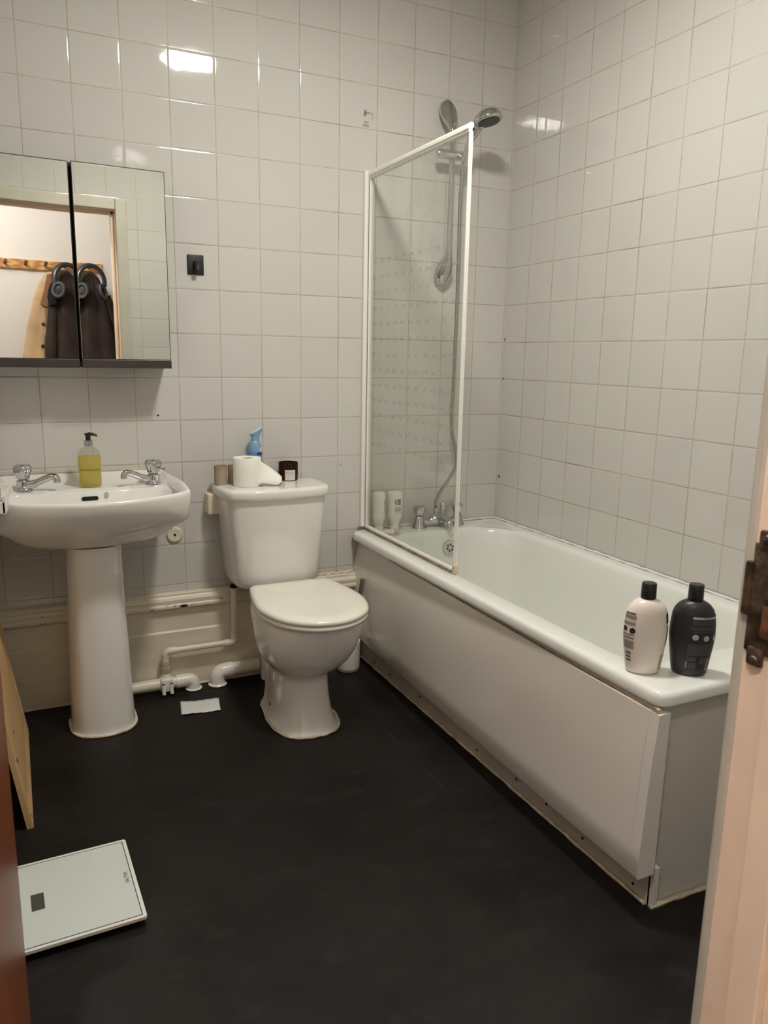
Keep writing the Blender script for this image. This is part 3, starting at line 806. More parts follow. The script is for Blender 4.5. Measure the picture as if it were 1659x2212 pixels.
g.tube(pth, .0112, 16); at(g, P0).obj('pipe', M['cplastic'], rt)
g = G()
g.tube([(-1.45, PY, .119)] + elbow_path((-1.45, PY, .118), (-1.45, PY, .158), (-1.40, PY, .158), .019) + [(-1.410, PY, .158)], .0137, 16)
at(g, P0).obj('elbow_fitting', M['cplastic'], rt); g = G()
g.tube([(-1.232, PY, .158)] + elbow_path((-1.3, PY, .158), (-1.193, PY, .158), (-1.193, PY, .2), .019) + [(-1.193, PY, .198)], .0137, 16)
at(g, P0).obj('elbow_fitting', M['cplastic'], rt)
g = G(); g.lathe([(.0125, .370), (.0130, .381), (.0100, .381), (.0100, .372), (0, .372)], (-1.193, PY, 0), 20); at(g, P0).obj('open_end', M['dark'], rt)
rt = root('soil_branch_pipe', (-1.25, PY, 0), 'thick cream pipe elbowing up from the floor behind the toilet', 'pipe')
P0 = Vector(rt.location)
g = G(); g.tube([(-1.21, PY - .001, .052), (-1.102, PY - .001, .056)], .0245, 24); at(g, P0).obj('pipe', M['cplastic'], rt)
g = G(); pth = [Vector((-1.262, PY - .004, .002))] + elbow_path((-1.262, PY - .004, .002), (-1.262, PY - .002, .052), (-1.2, PY - .001, .052), .030) + [Vector((-1.205, PY - .001, .052))]
g.tube(pth, .0275, 22); g.lathe([(.033, .0012), (.035, .004), (.030, .009), (.028, .009)], (-1.262, PY - .004, 0), 26)
at(g, P0).obj('floor_elbow', M['wplastic'], rt)

# toilet brush
rt = root('toilet_brush', (-.757, -.135, 0), 'white toilet brush pot with a steel handle between toilet and bath', 'toilet brush')
G().lathe([(.038, .001), (.043, .004), (.046, .02), (.047, .112), (.0465, .124), (.0445, .1245), (.0405, .121), (.040, .02), (0, .015)], n=36).obj('pot', M['wplastic'], rt, angle=50)
g = G(); g.tube([(.0, .0, .06), (.030, .002, .18), (.052, .004, .31), (.060, .005, .366)], [.006, .0075, .0095, .0100], 18); g.obj('handle', M['steel'], rt)
g = G(); g.lathe([(.010, .03), (.026, .04), (.028, .075), (.012, .09)], n=20); g.obj('bristle_head', M['wplastic'], rt)

# paper scrap on the floor
g = G(); nx, ny = 14, 6; V = []; F = []
c4 = [Vector((-1.437, -.275, 0)), Vector((-1.306, -.292, 0)), Vector((-1.289, -.196, 0)), Vector((-1.421, -.172, 0))]
for i in range(nx + 1):
    for j in range(ny + 1):
        u, v = i / nx, j / ny
        p = (c4[0] * (1 - u) + c4[1] * u) * (1 - v) + (c4[3] * (1 - u) + c4[2] * u) * v
        jit = .002 * math.sin(i * 2.1) if j in (0, ny) else 0
        V.append((p.x, p.y + jit, .0018 + .0012 * (math.sin(u * 7 + v * 2) + 1) + .002 * abs(u - .5)))
for i in range(nx):
    for j in range(ny):
        a = i * (ny + 1) + j; F.append((a, a + ny + 1, a + ny + 2, a + 1))
g.add(V, F); o = g.obj('paper_scrap', M['lino_paper']); md = o.modifiers.new('thickness', 'SOLIDIFY'); md.thickness = .0006
tag(o, 'torn white scrap of paper on the dark floor in front of the pipes', 'paper')

# ------------------------------------------------------------------ bath
rt = root('bath', (-.36, -.85, 0), 'white panelled bath along the right wall', 'bath')
P0 = Vector(rt.location)
X0, X1, Y0, Y1 = -.699, -.003, -1.677, -.003
rad = (.02, .045, .035, .02)
def br(o, z, rad=rad): return rrect(X0 + o, X1 - o, Y0 + o, Y1 - o, z, [max(r - o, .004) for r in rad])
def inn(l, r_, n_, f, z, rd): return rrect(X0 + l, X1 - r_, Y0 + n_, Y1 - f, z, rd)
ir = (.17, .13, .10, .11)
rings = [br(.030, .5005), br(.006, .5015), br(.001, .5045), br(0, .509), br(.001, .523), br(.0035, .5300), br(.0085, .5343), br(.018, .5357),
         inn(.068, .050, .140, .120, .5352, (.20, .16, .11, .12)), inn(.074, .056, .148, .127, .5330, ir), inn(.080, .062, .155, .134, .527, ir), inn(.085, .067, .162, .139, .515, ir),
         inn(.092, .076, .20, .146, .46, ir), inn(.108, .092, .28, .155, .34, ir), inn(.128, .112, .36, .170, .22, ir), inn(.150, .134, .40, .195, .165, (.16, .13, .10, .11)), inn(.19, .174, .44, .25, .135, (.14, .12, .1, .1)), inn(.26, .25, .6, .4, .130, (.1, .08, .06, .06))]
at(G().loft(rings, cap0=False), P0).obj('tub', M['bath'], rt, angle=60)
# side panel: bows out under the rim
pp = [(-.645, .4925), (-.6565, .4900), (-.667, .45), (-.680, .39), (-.686, .33), (-.690, .25), (-.692, .17), (-.692, .110), (-.688, .1045), (-.662, .104), (-.660, .108), (-.642, .482)]
pq = [(-.690, .4925), (-.6995, .4900), (-.702, .45), (-.708, .39), (-.712, .33), (-.716, .25), (-.720, .17), (-.723, .110), (-.719, .1045), (-.672, .104), (-.670, .108), (-.670, .482)]
g = G(); rr = []
for y in (-.004, -.10, -.2, -.4, -.6, -.8, -1.0, -1.2, -1.4, -1.55, -1.6495):
    u = min(1, (-y / 1.5)) ** .8
    rr.append([(a[0] + (b[0] - a[0]) * u, y, a[1] + (b[1] - a[1]) * u) for a, b in zip(pp, pq)])
g.loft(rr)
g.prism([(x, -1.676, z) for x, z in pq[1:9]] + [(-.672, -1.676, .104), (-.668, -1.676, .4905)], (0, .0275, 0))
at(g, P0).obj('side_panel', M['panel'], rt, angle=50)
g = G(); g.box((-.652, -1.646, .0), (-.637, -.02, .118), .001); at(g, P0).obj('plinth', simple('plinth_board', (.54, .48, .425), .45, var=.08, vscale=8), rt, smooth=False)
g = G(); g.prism([(-.6535, -1.652, 0), (-.02, -1.662, 0), (-.02, -1.662, .500), (-.668, -1.652, .500), (-.668, -1.652, .1035), (-.6535, -1.652, .1035)], (0, .012, 0)); at(g, P0).obj('end_panel', M['panel2'], rt, smooth=False)
g = G(); g.box((-.6535, -1.6640, .0), (-.640, -1.6465, .1035), .0008); at(g, P0).obj('corner_post', M['panel'], rt, smooth=False)
# old bead under the rim, along the floor and along the wall
def bead(name, p0, p1, r, m, n=40, amp=.001, z=None):
    p0, p1 = Vector(p0), Vector(p1); pth = []
    for i in range(n + 1):
        p = p0.lerp(p1, i / n); p = p + Vector((0, 0, amp * math.sin(i * 2.7) + amp * .5 * math.sin(i * 7.1)))
        pth.append(p)
    g = G(); g.tube(pth, [r * (1 + .25 * math.sin(i * 1.9)) for i in range(n + 1)], 6)
    return at(g, P0).obj(name, m, rt)
bead('sealant_bead', (-.676, -.34, .4965), (-.690, -1.668, .4965), .0052, M['silicone'], 90, .0006)
bead('mould_line', (-.684, -.34, .4925), (-.6965, -1.668, .4925), .0013, M['silicone_dark'], 120, .0004)
bead('sealant_bead', (-.656, -.03, .003), (-.658, -1.645, .003), .0045, M['cream_sil'])
bead('sealant_bead', (-.655, -1.660, .004), (-.20, -1.668, .004), .006, M['silicone'], 20)
bead('sealant_bead', (-.0085, -.01, .538), (-.0085, -1.668, .538), .0048, M['bath'], 60)
bead('sealant_bead', (-.60, -.006, .538), (-.01, -.006, .538), .0045, M['bath'], 30)
bead('sealant_bead', (-.690, -.012, .495), (-.660, -.012, .545), .005, M['silicone_dark'], 8, .002)
for yy in (-.158, -.30, -.54, -.92, -1.13, -1.27, -1.42, -1.60):
    g = G(); g.lathe([(.0042, 0), (.0038, .0012), (0, .0012)], (-.6522, yy, .030 + .008 * math.sin(yy * 9)), 10, (-1, 0, 0)); at(g, P0).obj('fixing_screw', M['dark'], rt)
# overflow rose
OV = Vector((-.318, -.1475, .462)); ax = Vector((0, -1, .16)).normalized()
g = G().lathe([(.0335, -.002), (.0335, .004), (.031, .008), (.026, .0085), (.020, .006), (0, .006)], OV, 40, ax); at(g, P0).obj('overflow_rose', M['chromeb'], rt)
q = Vector((0, 0, 1)).rotation_difference(ax)
for i in range(6):
    a = 2 * PI * i / 6 + .3; g = G(); g.lathe([(.0045, .0060), (.0045, .0066), (0, .0066)], OV + q @ Vector((.0125 * math.cos(a), .0125 * math.sin(a), 0)), 12, ax); at(g, P0).obj('overflow_hole', M['dark'], rt)

# bath mixer
rt = root('bath_mixer', (-.325, -.062, .5365), 'chrome bath shower mixer on the far rim of the bath', 'bath mixer')
g = G()
for sx in (-1, 1):
    g.lathe([(.031, 0), (.030, .003), (.024, .020), (.018, .044), (.015, .048), (.0, .048)], (sx * .090, 0, 0), 32)
rr = []
for x, ry, rz, z in ((-.09, .014, .014, .018), (-.055, .013, .013, .018), (-.035, .018, .018, .024), (-.015, .026, .028, .030), (.012, .026, .028, .030), (.035, .018, .018, .024), (.055, .013, .013, .018), (.09, .014, .014, .018)):
    rr.append([(x, ry * math.cos(2 * PI * i / 24), z + rz * math.sin(2 * PI * i / 24)) for i in range(24)])
g.loft(rr); g.obj('mixer_body', M['chrome'], rt, angle=60)
g = G(); g.tube(crom([(.0, -.01, .030), (.0, -.045, .036), (.0, -.085, .030), (.0, -.10, .012)], 4), [.020] * 5 + [.016] * 4 + [.013] * 4, 18); g.obj('spout', M['chrome'], rt)
for sx in (-1, 1):
    G().lathe([(.014, .050), (.017, .052), (.0205, .062), (.0235, .074), (.0235, .084), (.019, .089), (0, .090)], (sx * .090, 0, 0), 60, lobes=5, lamp=.08).obj('handle', M['chrome'], rt)
G().lathe([(.006, .050), (.006, .068), (.0125, .069), (.0125, .094), (.011, .096), (0, .096)], (.018, 0, 0), 24).obj('diverter_knob', M['chromeb'], rt)
G().lathe([(.008, .050), (.008, .060), (.010, .061), (.011, .074), (.008, .077), (0, .077)], (-.012, .004, 0), 20).obj('hose_outlet', M['chrome'], rt)
# hose
pts = [(-.337, -.058, .6145), (-.338, -.060, .640), (-.322, -.066, .680), (-.290, -.080, .735), (-.262, -.085, .790), (-.262, -.075, .850), (-.276, -.064, .930), (-.279, -.060, 1.00), (-.274, -.058, 1.10), (-.270, -.056, 1.35), (-.270, -.058, 1.60), (-.276, -.064, 1.80), (-.280, -.080, 1.925)]
pth = crom(pts, 34); g = G()
g.tube(pth, [.0068 + .0006 * math.sin(i * PI / 1.5) for i in range(len(pth))], 10)
tag(g.obj('shower_hose', M['steel'], angle=80), 'silver shower hose looping up from the bath mixer to the hand shower', 'hose')

# riser rail
RAX = -.317
rt = root('shower_rail', (RAX, 0, 1.56), 'chrome shower riser rail on the tiled wall above the bath taps', 'shower rail')
P0 = Vector(rt.location)
g = G(); g.tube([(RAX, -.060, 1.600), (RAX, -.060, 2.085)], .0105, 20); at(g, P0).obj('rail', M['chrome'], rt)
def drop(zt, sgn):
    g = G(); rr = []
    for (dz, w, yc, d) in ((0, .002, -.020, .004), (.006, .014, -.020, .015), (.018, .029, -.022, .019), (.038, .0370, -.026, .023), (.058, .0370, -.032, .0235), (.078, .031, -.040, .021), (.098, .022, -.050, .017), (.112, .0145, -.058, .0145), (.124, .0130, -.060, .0130), (.134, .0128, -.060, .0128)):
        rr.append([Vector((RAX - .006 * (1 - min(dz / .11, 1)) + w * math.cos(2 * PI * i / 28), yc + d * math.sin(2 * PI * i / 28) - 0.0, zt - sgn * dz)) for i in range(28)])
    g.loft(rr); return at(g, P0).obj('wall_bracket', M['chrome'], rt, angle=60)
drop(2.178, 1); drop(1.500, -1)
g = G(); g.tube([(-.384, -.066, 1.972), (-.378, -.066, 1.972), (-.262, -.066, 1.974), (-.256, -.066, 1.974)], [.013, .0165, .0175, .013], 24); 
g.tube([(-.285, -.066, 1.974), (-.279, -.092, 1.962)], [.016, .0165], 20)
at(g, P0).obj('slider', M['chromeb'], rt, angle=50)
# hand shower
rt = root('hand_shower', (-.279, -.09, 1.96), 'chrome hand shower resting in the slider of the rail', 'shower head')
P0 = Vector(rt.location)
g = G(); g.tube(crom([(-.281, -.082, 1.934), (-.279, -.092, 1.962), (-.272, -.115, 2.015), (-.264, -.140, 2.045), (-.258, -.168, 2.070)], 5), [.0095] * 3 + [.0115] * 5 + [.0125] * 5 + [.0145] * 5 + [.018] * 3, 18)
at(g, P0).obj('handle', M['chrome'], rt, angle=60)
ax = Vector((.14, -.20, -.97)).normalized(); HC = Vector((-.253, -.200, 2.084))
g = G(); g.lathe([(.006, -.024), (.024, -.021), (.040, -.012), (.0495, .000), (.0525, .010), (.0525, .017), (.049, .020), (.042, .0205), (0, .0200)], HC, 40, ax); at(g, P0).obj('head', M['chrome'], rt, angle=50)
g = G(); g.lathe([(.0405, .0207), (.0400, .0230), (.030, .0240), (0, .0244)], HC, 36, ax); at(g, P0).obj('spray_plate', simple('dark_grey_rubber', (.07, .075, .07), .5), rt)

# ------------------------------------------------------------------ bath screen
SXp = -.634
rt = root('bath_screen', (SXp, -.36, .54), 'glass bath screen in a white frame with etched pattern', 'bath screen')
P0 = Vector(rt.location)
g = G().box((SXp - .0025, -.712, .556), (SXp + .0025, -.022, 1.868)); at(g, P0).obj('glass_pane', M['screen'], rt, smooth=False)
g = G(); g.box((SXp - .022, -.016, .548), (SXp + .012, -.001, 1.892), .003); g.box((SXp - .0095, -.030, .548), (SXp + .0095, -.015, 1.888), .003)
at(g, P0).obj('wall_channel', M['alu'], rt, smooth=False)
g = G(); g.box((SXp - .0102, -.031, .552), (SXp - .0094, -.027, 1.862)); at(g, P0).obj('seal_strip', M['alu_grey'], rt, smooth=False)
g = G(); g.box((SXp - .0095, -.718, 1.862), (SXp + .0095, -.026, 1.888), .004); g.box((SXp - .0125, -.718, 1.870), (SXp - .008, -.026, 1.882), .002)
at(g, P0).obj('top_rail', M['alu'], rt, smooth=False)
g = G(); g.box((SXp - .006, -.720, .548), (SXp + .006, -.711, 1.890), .003); g.box((SXp - .003, -.725, .552), (SXp + .003, -.7195, 1.886), .0015)
at(g, P0).obj('outer_stile', M['alu'], rt, smooth=False)
g = G(); g.box((SXp - .007, -.706, .5455), (SXp + .007, -.020, .557), .003); at(g, P0).obj('bottom_seal', M['alu'], rt, smooth=False)
g = G(); g.box((SXp - .0075, -.70, .5380), (SXp + .004, -.024, .5455), .001); at(g, P0).obj('mould_line', M['silicone_dark'], rt, smooth=False)
g = G(); g.box((SXp - .006, -.727, .5385), (SXp + .008, -.708, .566), .002); at(g, P0).obj('foot', M['silicone'], rt, smooth=False)
g = G(); g.lathe([(.0040, 0), (.0040, .001), (0, .001)], (SXp, -.7285, 1.868), 12, (0, -1, 0)); at(g, P0).obj('frame_screw', M['dark'], rt)

# small upside-down bottles behind the screen
def small_bottle(x, y, rot, lab, w=.031):
    rt = root('lotion_bottle', (x, y, .5362), lab, 'bottle', 'upside-down bottles behind the screen', R(rot))
    G().lathe([(.0175, 0), (.0180, .002), (.0180, .018), (.0165, .020)], n=28).obj('cap', M['wplastic'], rt)
    b = [(.0165, .0165, .020), (.0175, .016, .026), (w * .80, .020, .042), (w * .96, .024, .054), (w, .025, .066), (w, .025, .135), (w * .985, .0245, .150), (w * .93, .022, .1565), (w * .80, .018, .1590)]
    G().loft([soapring(*q, p=2.3) for q in b]).obj('bottle', M['wplastic'], rt, angle=60)
    g = G()
    def patch(x0, x1, z0, z1, mi):
        g.cur = mi; n = 6; V = []; F = []
        for i in range(n + 1):
            xx = x0 + (x1 - x0) * i / n; yy = -.0254 * math.sqrt(max(0, 1 - (abs(xx) / (w + .0004)) ** 2.3))
            V += [(xx, yy - .0004, z0), (xx, yy - .0004, z1)]
        F = [(2 * i, 2 * i + 2, 2 * i + 3, 2 * i + 1) for i in range(n)]
        g.add(V, F)
    patch(-.018, -.012, .108, .128, 0); patch(-.008, .010, .106, .130, 0); patch(-.018, .012, .080, .098, 1)
    patch(-.010, .0, .090, .092, 2)
    v, f = text_geo('HUNTERS', .0070, .00003)
    g.cur = 0; V = []
    for p in v:
        xx = -p.x * .95 - .002; yy = -.0254 * math.sqrt(max(0, 1 - (abs(xx) / (w + .0004)) ** 2.3))
        V.append((xx, yy - .0006, .0735 - p.y))
    g.add(V, f)
    g.obj('printed_label', None, rt, False, mats=[simple('label_grey', (.20, .21, .20), .6), simple('label_pale', (.42, .43, .40), .6), M['wplastic']])
small_bottle(-.598, -.062, 62, 'white bottle on its cap in the bath corner, nearest the screen frame')
small_bottle(-.530, -.066, 12, 'white bottle on its cap with grey label facing out, nearer the mixer')
rt = root('cosmetic_tube', (-.590, -.135, .5362), 'small white and pink tube lying on the bath rim behind the screen', 'tube', rotz=R(-18))
g = G(); rr = []
for x, w, h in ((-.040, .014, .0015), (-.036, .014, .003), (-.012, .0125, .0085), (.015, .0115, .0110), (.022, .0095, .0095)):
    rr.append([Vector((x, w * math.cos(2 * PI * i / 20), .0115 + h * math.sin(2 * PI * i / 20))) for i in range(20)])
g.loft(rr); g.obj('tube_body', M['wplastic'], rt, angle=60)
G().lathe([(.0085, 0), (.0095, .002), (.0095, .018), (.008, .020), (0, .020)], (.0225, 0, .0115), 20, (1, 0, 0)).obj('cap', M['pinkish'], rt)

# ------------------------------------------------------------------ shampoo bottles on the near corner
BP = [(.034, .026, .0005), (.0375, .029, .004), (.0395, .030, .015), (.0430, .031, .040), (.0470, .032, .070), (.0490, .0320, .090), (.0482, .0315, .115), (.0455, .030, .140), (.0410, .028, .152), (.0330, .0245, .162), (.0235, .020, .168), (.0160, .0150, .171)]
def bprof(z):
    for (a, b) in zip(BP, BP[1:]):
        if z <= b[2]:
            u = (z - a[2]) / (b[2] - a[2]); return a[0] + (b[0] - a[0]) * u, a[1] + (b[1] - a[1]) * u
    return BP[-1][:2]
def shampoo(x, y, rot, lab, mat, group):
    rt = root('shampoo_bottle', (x, y, .5362), lab, 'bottle', group, R(rot))
    G().loft([[Vector((w * math.cos(2 * PI * i / 48), d * math.sin(2 * PI * i / 48), z)) for i in range(48)] for w, d, z in BP]).obj('bottle', mat, rt, angle=60)
    g = G(); g.lathe([(.0160, .1712), (.0168, .173), (.0160, .205), (.0150, .2068), (.012, .2072), (0, .2072)], n=36); g.obj('cap', M['bplastic'], rt, angle=40)
    return rt
def wrap(g, a0, a1, z0, z1, mi, o=.0004, n=10, m=3):
    """patch on the bottle, a in degrees round from -y"""
    g.cur = mi; V = []; F = []
    for j in range(m + 1):
        z = z0 + (z1 - z0) * j / m; w, d = bprof(z)
        for i in range(n + 1):
            a = R(-90 + a0 + (a1 - a0) * i / n); V.append(((w + o) * math.cos(a), (d + o) * math.sin(a), z))
    for j in range(m):
        for i in range(n):
            q = j * (n + 1) + i; F.append((q, q + 1, q + n + 2, q + n + 1))
    g.add(V, F)
def disc(g, a, z, r, mi, o=.0006):
    g.cur = mi; w, d = bprof(z); V = []; n = 20
    k = 180 / PI / math.hypot(w * math.cos(R(a)), d * math.sin(R(a)))
    for i in range(n):
        t_ = 2 * PI * i / n; aa = R(-90 + a + r * math.cos(t_) * k); zz = z + r * math.sin(t_); ww, dd = bprof(zz)
        V.append(((ww + o) * math.cos(aa), (dd + o) * math.sin(aa), zz))
    g.add(V, [tuple(range(n))])
def wtext(g, s, size, a, z, mi, o=.0007, sx=1.0):
    g.cur = mi; v, f = text_geo(s, size, .00002); V = []
    for p in v:
        zz = z + p.y; w, d = bprof(zz); k = 1 / math.hypot(w * math.cos(R(a)), d * math.sin(R(a)))
        aa = R(-90 + a) + p.x * sx * k; V.append(((w + o) * math.cos(aa), (d + o) * math.sin(aa), zz))
    g.add(V, f)
GRP = 'matching bottles on the near corner of the bath'
rt = shampoo(-.640, -1.556, -72 + 45, 'white bottle with black cap on the near bath corner', M['white'], GRP)
# white one: back text on the left flank, olive front panel just showing on the right flank
g = G()
wrap(g, -84, -42, .1385, .1412, 0); 
for z0, z1 in ((.126, .137), (.113, .122)): wrap(g, -88, -40, z0, z1, 1)
disc(g, -76, .103, .0062, 0); disc(g, -47, .101, .0066, 0)
for z0, z1 in ((.089, .0935), (.081, .086)): wrap(g, -88, -40, z0, z1, 1)
wrap(g, -88, -41, .058, .0775, 1)
for k in range(6): wrap(g, -74, -52, .029 + k * .0042, .029 + k * .0042 + (.0012 if k % 2 else .0027), 0)
for (s, z, sz) in (('HYDRATE & NOURISH', .1315, .0032), ('conditioner for dry hair', .1175, .0032), ('Directions: apply to', .0915, .0026), ('wet hair then rinse', .0835, .0026), ('Ingredients: Aqua', .072, .0024), ('Cetearyl Alcohol', .066, .0024)):
    wtext(g, s, sz, -62, z, 4)
g.obj('back_label', None, rt, False, mats=[M['bk_print'], simple('label_text_grey', (.36, .32, .29), .6), M['olive'], M['tanpr'], M['bk_print']])
g = G(); wrap(g, 54, 100, .118, .141, 0); wrap(g, 58, 105, .066, .112, 1); wrap(g, 42, 80, .010, .046, 2)
g.obj('front_label', None, rt, False, mats=[M['bk_print'], M['olive'], M['tanpr']])
rt = shampoo(-.549, -1.605, -40, 'matt black bottle standing to the right of the white one', M['matblack'], GRP)
g = G()
wrap(g, -6, 76, .1345, .1395, 0)
wtext(g, 'SHAMPOO', .0046, 38, .1370, 4)
for z0, z1, a0, a1 in ((.121, .1325, -6, 76), (.110, .117, -10, 72), (.1045, .1075, -2, 72)): wrap(g, a0, a1, z0, z1, 1)
disc(g, 4, .0935, .0066, 0); disc(g, 33, .0915, .0064, 0); disc(g, 66, .0915, .0064, 0)
for a in (4, 33, 66): wtext(g, '~', .008, a, .092, 1)
wrap(g, -14, 70, .050, .0775, 1); wrap(g, -16, 12, .0375, .0475, 1); wrap(g, 22, 46, .031, .046, 1); wrap(g, 46, 72, .017, .046, 2)
wrap(g, -18, -12, .020, .036, 2); wrap(g, -8, 12, .020, .034, 1); wrap(g, 46, 72, .0160, .0185, 0)
for (s, z, sz) in (('purifying shampoo for men', .1285, .003), ('with charcoal & mint', .1245, .003), ('use every day on wet hair', .1135, .0028), ('Ingredients: Aqua, Sodium', .072, .0026), ('Laureth Sulfate, Glycerin', .067, .0026), ('Parfum, Citric Acid, Menthol', .062, .0026), ('Sodium Chloride, Limonene', .057, .0026)):
    wtext(g, s, sz, 30, z, 3, sx=1.0)
g.obj('printed_label', None, rt, False, mats=[M['lt_grey'], simple('label_charcoal', (.055, .055, .058), .6), simple('label_grey_block', (.16, .16, .16), .6), simple('label_faint_text', (.12, .12, .12), .6), M['bk_print']])

# ------------------------------------------------------------------ bathroom scale
c_TR, c_BR = Vector((-1.708, -.945, 0)), Vector((-1.700, -1.246, 0))
vy = (c_TR - c_BR).normalized(); vx = Vector((vy.y, -vy.x, 0)); L = (c_TR - c_BR).length; Wd = .285
cc = (c_TR + c_BR) / 2 - vx * Wd / 2
ang = math.atan2(vx.y, vx.x)
rt = root('bathroom_scale', (cc.x, cc.y, 0), 'pale glass bathroom scale on the dark floor beside the brown door', 'scale', rotz=ang)
G().loft([rrect(-Wd / 2, Wd / 2, -L / 2, L / 2, z, .006, 4) for z in (.0165, .0235)]).obj('glass_platform', M['wplastic'], rt, smooth=False)
h, k = Wd / 2 - .0085, L / 2 - .0085
g = G().loft([rrect(-h + o, h - o, -k + o, k - o, .0236 + d, .002, 2) for o, d in ((0, 0), (0, .0002))]); g.obj('inner_panel', M['scaleglass'], rt, smooth=False)
g = G()
for (a, b, c_, d) in ((-h, h, k - .0012, k + .0006), (-h, h, -k - .0006, -k + .0012), (-h - .0006, -h + .0012, -k, k), (h - .0012, h + .0006, -k, k)): g.box((a, c_, .0237), (b, d, .0240))
g.obj('border_line', M['bk_print'], rt, smooth=False)
G().box((-Wd / 2 + .062, -.030, .0239), (-Wd / 2 + .089, .027, .0242)).obj('display', M['scale_lcd'], rt, smooth=False)
v, f = text_geo('SALTER', .0125, .0001)
G().add([(Wd / 2 - .020 - p.y, -.0010 + p.x * 1.0 , .0240 + p.z) for p in v], f).obj('lettering', M['bk_print'], rt, False)
for sx in (-1, 1):
    for sy in (-1, 1):
        g = G(); g.lathe([(.016, .0005), (.018, .003), (.018, .0160)], (sx * (Wd / 2 - .03), sy * (L / 2 - .03), 0), 20); g.obj('foot', M['bplastic'], rt)
g = G().box((-Wd / 2 + .02, -L / 2 + .02, .008), (Wd / 2 - .02, L / 2 - .02, .0165)); g.obj('base', M['bplastic'], rt, smooth=False)

# ------------------------------------------------------------------ tan board leaning at the left wall
rt = root('leaning_board', (-1.9135, -.475, .0), 'tan board leaning on the left wall behind the open door', 'board')
P0 = Vector(rt.location)
def bd(y, s, o=0.0):   # point on the board: y along, s up the slope, o out of the face
    a = R(8.3); return Vector((-1.9135 - s * math.sin(a) + o * math.cos(a), y, s * math.cos(a) + o * math.sin(a) + .0015))
g = G(); ya, yb, Hs = -.766, -.184, .585
g.prism([bd(ya, 0, -.004), bd(yb, 0, -.004), bd(yb, Hs, -.004), bd(ya, Hs, -.004)], bd(0, 0, -.012) - bd(0, 0, 0)); at(g, P0).obj('panel', M['tanboard'], rt, smooth=False)
g = G(); wb = .055
outer = [(ya, 0), (yb, 0), (yb, Hs), (ya, Hs)]; inner = [(ya + wb, wb), (yb - wb, wb), (yb - wb, Hs - wb), (ya + wb, Hs - wb)]
V = [bd(y, s, 0) for y, s in outer] + [bd(y, s, -.0035) for y, s in inner] + [bd(y, s, -.004) for y, s in outer]
F = [(i, (i + 1) % 4, 4 + (i + 1) % 4, 4 + i) for i in range(4)] + [(i, (i + 1) % 4, 8 + (i + 1) % 4, 8 + i) for i in range(4)]
g.add(V, F); at(g, P0).obj('bevelled_border', M['tanboard2'], rt, smooth=False)
for (y, s, r_) in ((-.70, .165, .006), (-.742, .022, .004), (-.60, .20, .004)):
    g = G(); c = bd(y, s, .0003 if s < .05 else -.0035); g.lathe([(r_, 0), (r_ * .8, .0008), (0, .0008)], c, 10, (math.cos(R(8.3)), 0, math.sin(R(8.3))), sx=1.6); at(g, P0).obj('scuff_mark', M['darkwood'], rt)

# ------------------------------------------------------------------ hall: rack, coats, headphones (seen in the mirrors)
rt = root('coat_rack', (-1.55, HY, 1.80), 'long pine coat rack on the hall wall, seen in the mirror', 'coat rack')
P0 = Vector(rt.location)
at(G().box((-2.20, HY + .001, 1.768), (-.985, HY + .021, 1.832), .003), P0).obj('rail_board', M['pine'], rt, smooth=False)
for i in range(9):
    x = -2.10 + i * .128
    g = G(); g.tube([(x, HY + .018, 1.800), (x, HY + .045, 1.800), (x, HY + .075, 1.812)], [.009, .009, .012], 12)
    at(g, P0).obj('peg', M['darkwood'], rt)
def drape(prof, folds, phase, n=64):
    """prof: list of (z, xc, half_width, yc, half_depth)"""
    rr = []
    for (z, xc, hw, yc, hd) in prof:
        ring = []
        for i in range(n):
            a = 2 * PI * i / n; k = 1 + .10 * math.sin(folds * a + phase + z * 5) * min(1, (1.75 - z) * 4) + .03 * math.sin((folds * 2 + 1) * a + z * 11)
            ring.append(Vector((xc + hw * k * math.cos(a), yc + hd * k * math.sin(a) * (1.15 if math.sin(a) > 0 else .8), z)))
        rr.append(ring)
    return rr
yy = HY + .075
rt = root('jacket', (-1.24, yy, 1.30), 'tan work jacket with brown collar on the rack, seen in the mirror', 'jacket')
P0 = Vector(rt.location)
JXC = .165
at(G().loft(drape([(1.755, -1.345 + JXC, .018, yy - .01, .018), (1.72, -1.352 + JXC, .045, yy, .030), (1.66, -1.368 + JXC, .066, yy, .036), (1.56, -1.385 + JXC, .088, yy, .040), (1.44, -1.40 + JXC, .108, yy, .044), (1.30, -1.415 + JXC, .120, yy, .046), (1.15, -1.425 + JXC, .130, yy, .046), (1.0, -1.43 + JXC, .135, yy, .046), (.95, -1.43 + JXC, .135, yy, .046)], 5, .6)), P0).obj('jacket_body', M['jacket'], rt, angle=80)
g = G(); g.prism([(-1.375 + JXC, yy + .034, 1.735), (-1.315 + JXC, yy + .034, 1.745), (-1.300 + JXC, yy + .040, 1.64), (-1.345 + JXC, yy + .052, 1.490), (-1.435 + JXC, yy + .050, 1.530), (-1.405 + JXC, yy + .045, 1.62)], (0, .008, .0)); at(g, P0).obj('collar', M['corduroy'], rt, smooth=False)
g = G(); g.prism([(-1.425 + JXC, yy + .052, 1.52), (-1.405 + JXC, yy + .054, 1.50), (-1.425 + JXC, yy + .056, .96), (-1.450 + JXC, yy + .056, .96)], (0, .006, 0)); at(g, P0).obj('button_placket', M['jacket'], rt, smooth=False)
for (x, z) in ((-1.425, 1.395), (-1.437, 1.245)):
    g = G(); g.lathe([(.012, 0), (.012, .004), (0, .005)], (x + JXC, yy + .0605, z), 16, (0, 1, 0)); at(g, P0).obj('button', M['darkwood'], rt)
yc = HY + .185
rt = root('coat', (-1.07, yc, 1.30), 'dark brown waxed coat hanging on the rack, seen in the mirror', 'coat')
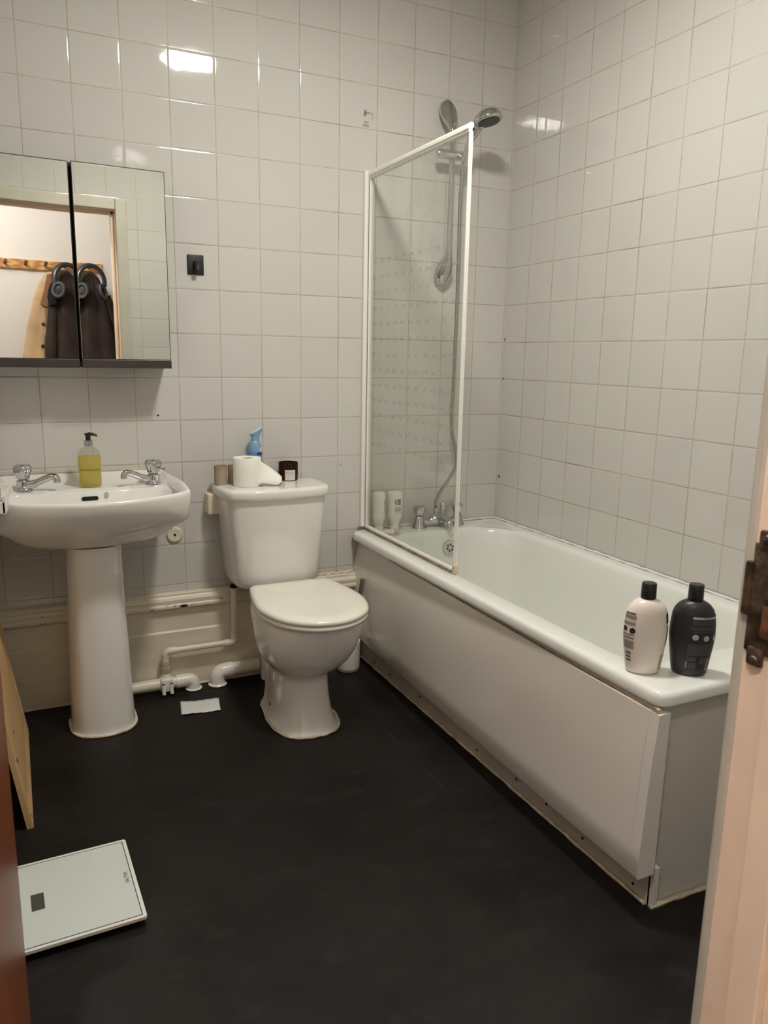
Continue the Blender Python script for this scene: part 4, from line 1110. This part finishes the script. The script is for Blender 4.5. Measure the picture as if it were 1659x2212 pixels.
P0 = Vector(rt.location)
at(G().loft(drape([(1.765, -1.105, .03, yc - .04, .03), (1.72, -1.105, .065, yc - .01, .04), (1.64, -1.100, .090, yc, .045), (1.52, -1.090, .115, yc, .05), (1.40, -1.078, .138, yc, .052), (1.25, -1.062, .165, yc, .055), (1.12, -1.052, .182, yc, .058), (1.0, -1.045, .19, yc, .058), (.92, -1.045, .19, yc, .058)], 7, 0)), P0).obj('coat_body', M['darkcoat'], rt, angle=80)
for sx, x0, x1 in ((-1, -1.190, -1.232), (1, -.995, -.872)):
    g = G(); g.tube(crom([(x0, yc, 1.60), ((x0 * 2 + x1) / 3, yc + .01, 1.45), (x1, yc + .02, 1.20), (x1, yc + .02, .95)], 5), [.03] * 3 + [.036] * 5 + [.042] * 8, 14); at(g, P0).obj('sleeve', M['darkcoat'], rt)
g = G(); g.tube(crom([(-1.175, yc + .01, 1.66), (-1.200, yc + .03, 1.60), (-1.195, yc + .045, 1.52)], 4), [.03] * 5 + [.034] * 4, 14); at(g, P0).obj('hood', M['blackcloth'], rt)
yh = yc + .085
rt = root('headphones', (-1.105, yh, 1.72), 'black over-ear headphones hung over the dark coat, seen in the mirror', 'headphones')
P0 = Vector(rt.location)
g = G(); arc = []
for i in range(29):
    a = R(-16 + 212 * i / 28); arc.append((-1.105 + .088 * math.cos(a), yh - .012 * math.sin(a), 1.690 + .105 * math.sin(a)))
g.tube(arc, .0130, 12, flat=1.6); at(g, P0).obj('headband', M['bplastic'], rt)
for sx, rz in ((-1, 20), (1, -48)):
    Mx = Matrix.Translation((-1.105 + sx * .066, yh + .014, 1.622)) @ Matrix.Rotation(R(sx * -14), 4, 'Y') @ Matrix.Rotation(R(rz), 4, 'Z') @ Matrix.Rotation(R(-90), 4, 'X')
    g = G(); g.lathe([(.030, -.022), (.050, -.016), (.053, .0), (.046, .002)], n=32, sx=.85, sy=1.1); g.xf(Mx); e = at(g, P0).obj('ear_cup', M['bplastic'], rt)
    g = G(); pr_ = [(.028, .006), (.035, .016), (.046, .016), (.052, .006), (.048, 0), (.030, 0)]; g.lathe(pr_ + [pr_[0]], n=32, sx=.85, sy=1.1, cap0=False, cap1=False); g.xf(Mx); at(g, P0).obj('ear_pad', M['greyfoam'], e)

# ------------------------------------------------------------------ world and view
wd = bpy.data.worlds.new('world'); sc.world = wd; wd.use_nodes = True
wd.node_tree.nodes['Background'].inputs[0].default_value = (.02, .018, .016, 1)
wd.node_tree.nodes['Background'].inputs[1].default_value = .5
sc.view_settings.view_transform = 'Standard'
sc.view_settings.look = 'None'
sc.view_settings.gamma = 1.0
sc.view_settings.use_curve_mapping = False
sc.view_settings.exposure = 1.65
sc.cycles.max_bounces = 14
sc.cycles.diffuse_bounces = 7
sc.cycles.glossy_bounces = 6
sc.cycles.transparent_max_bounces = 16
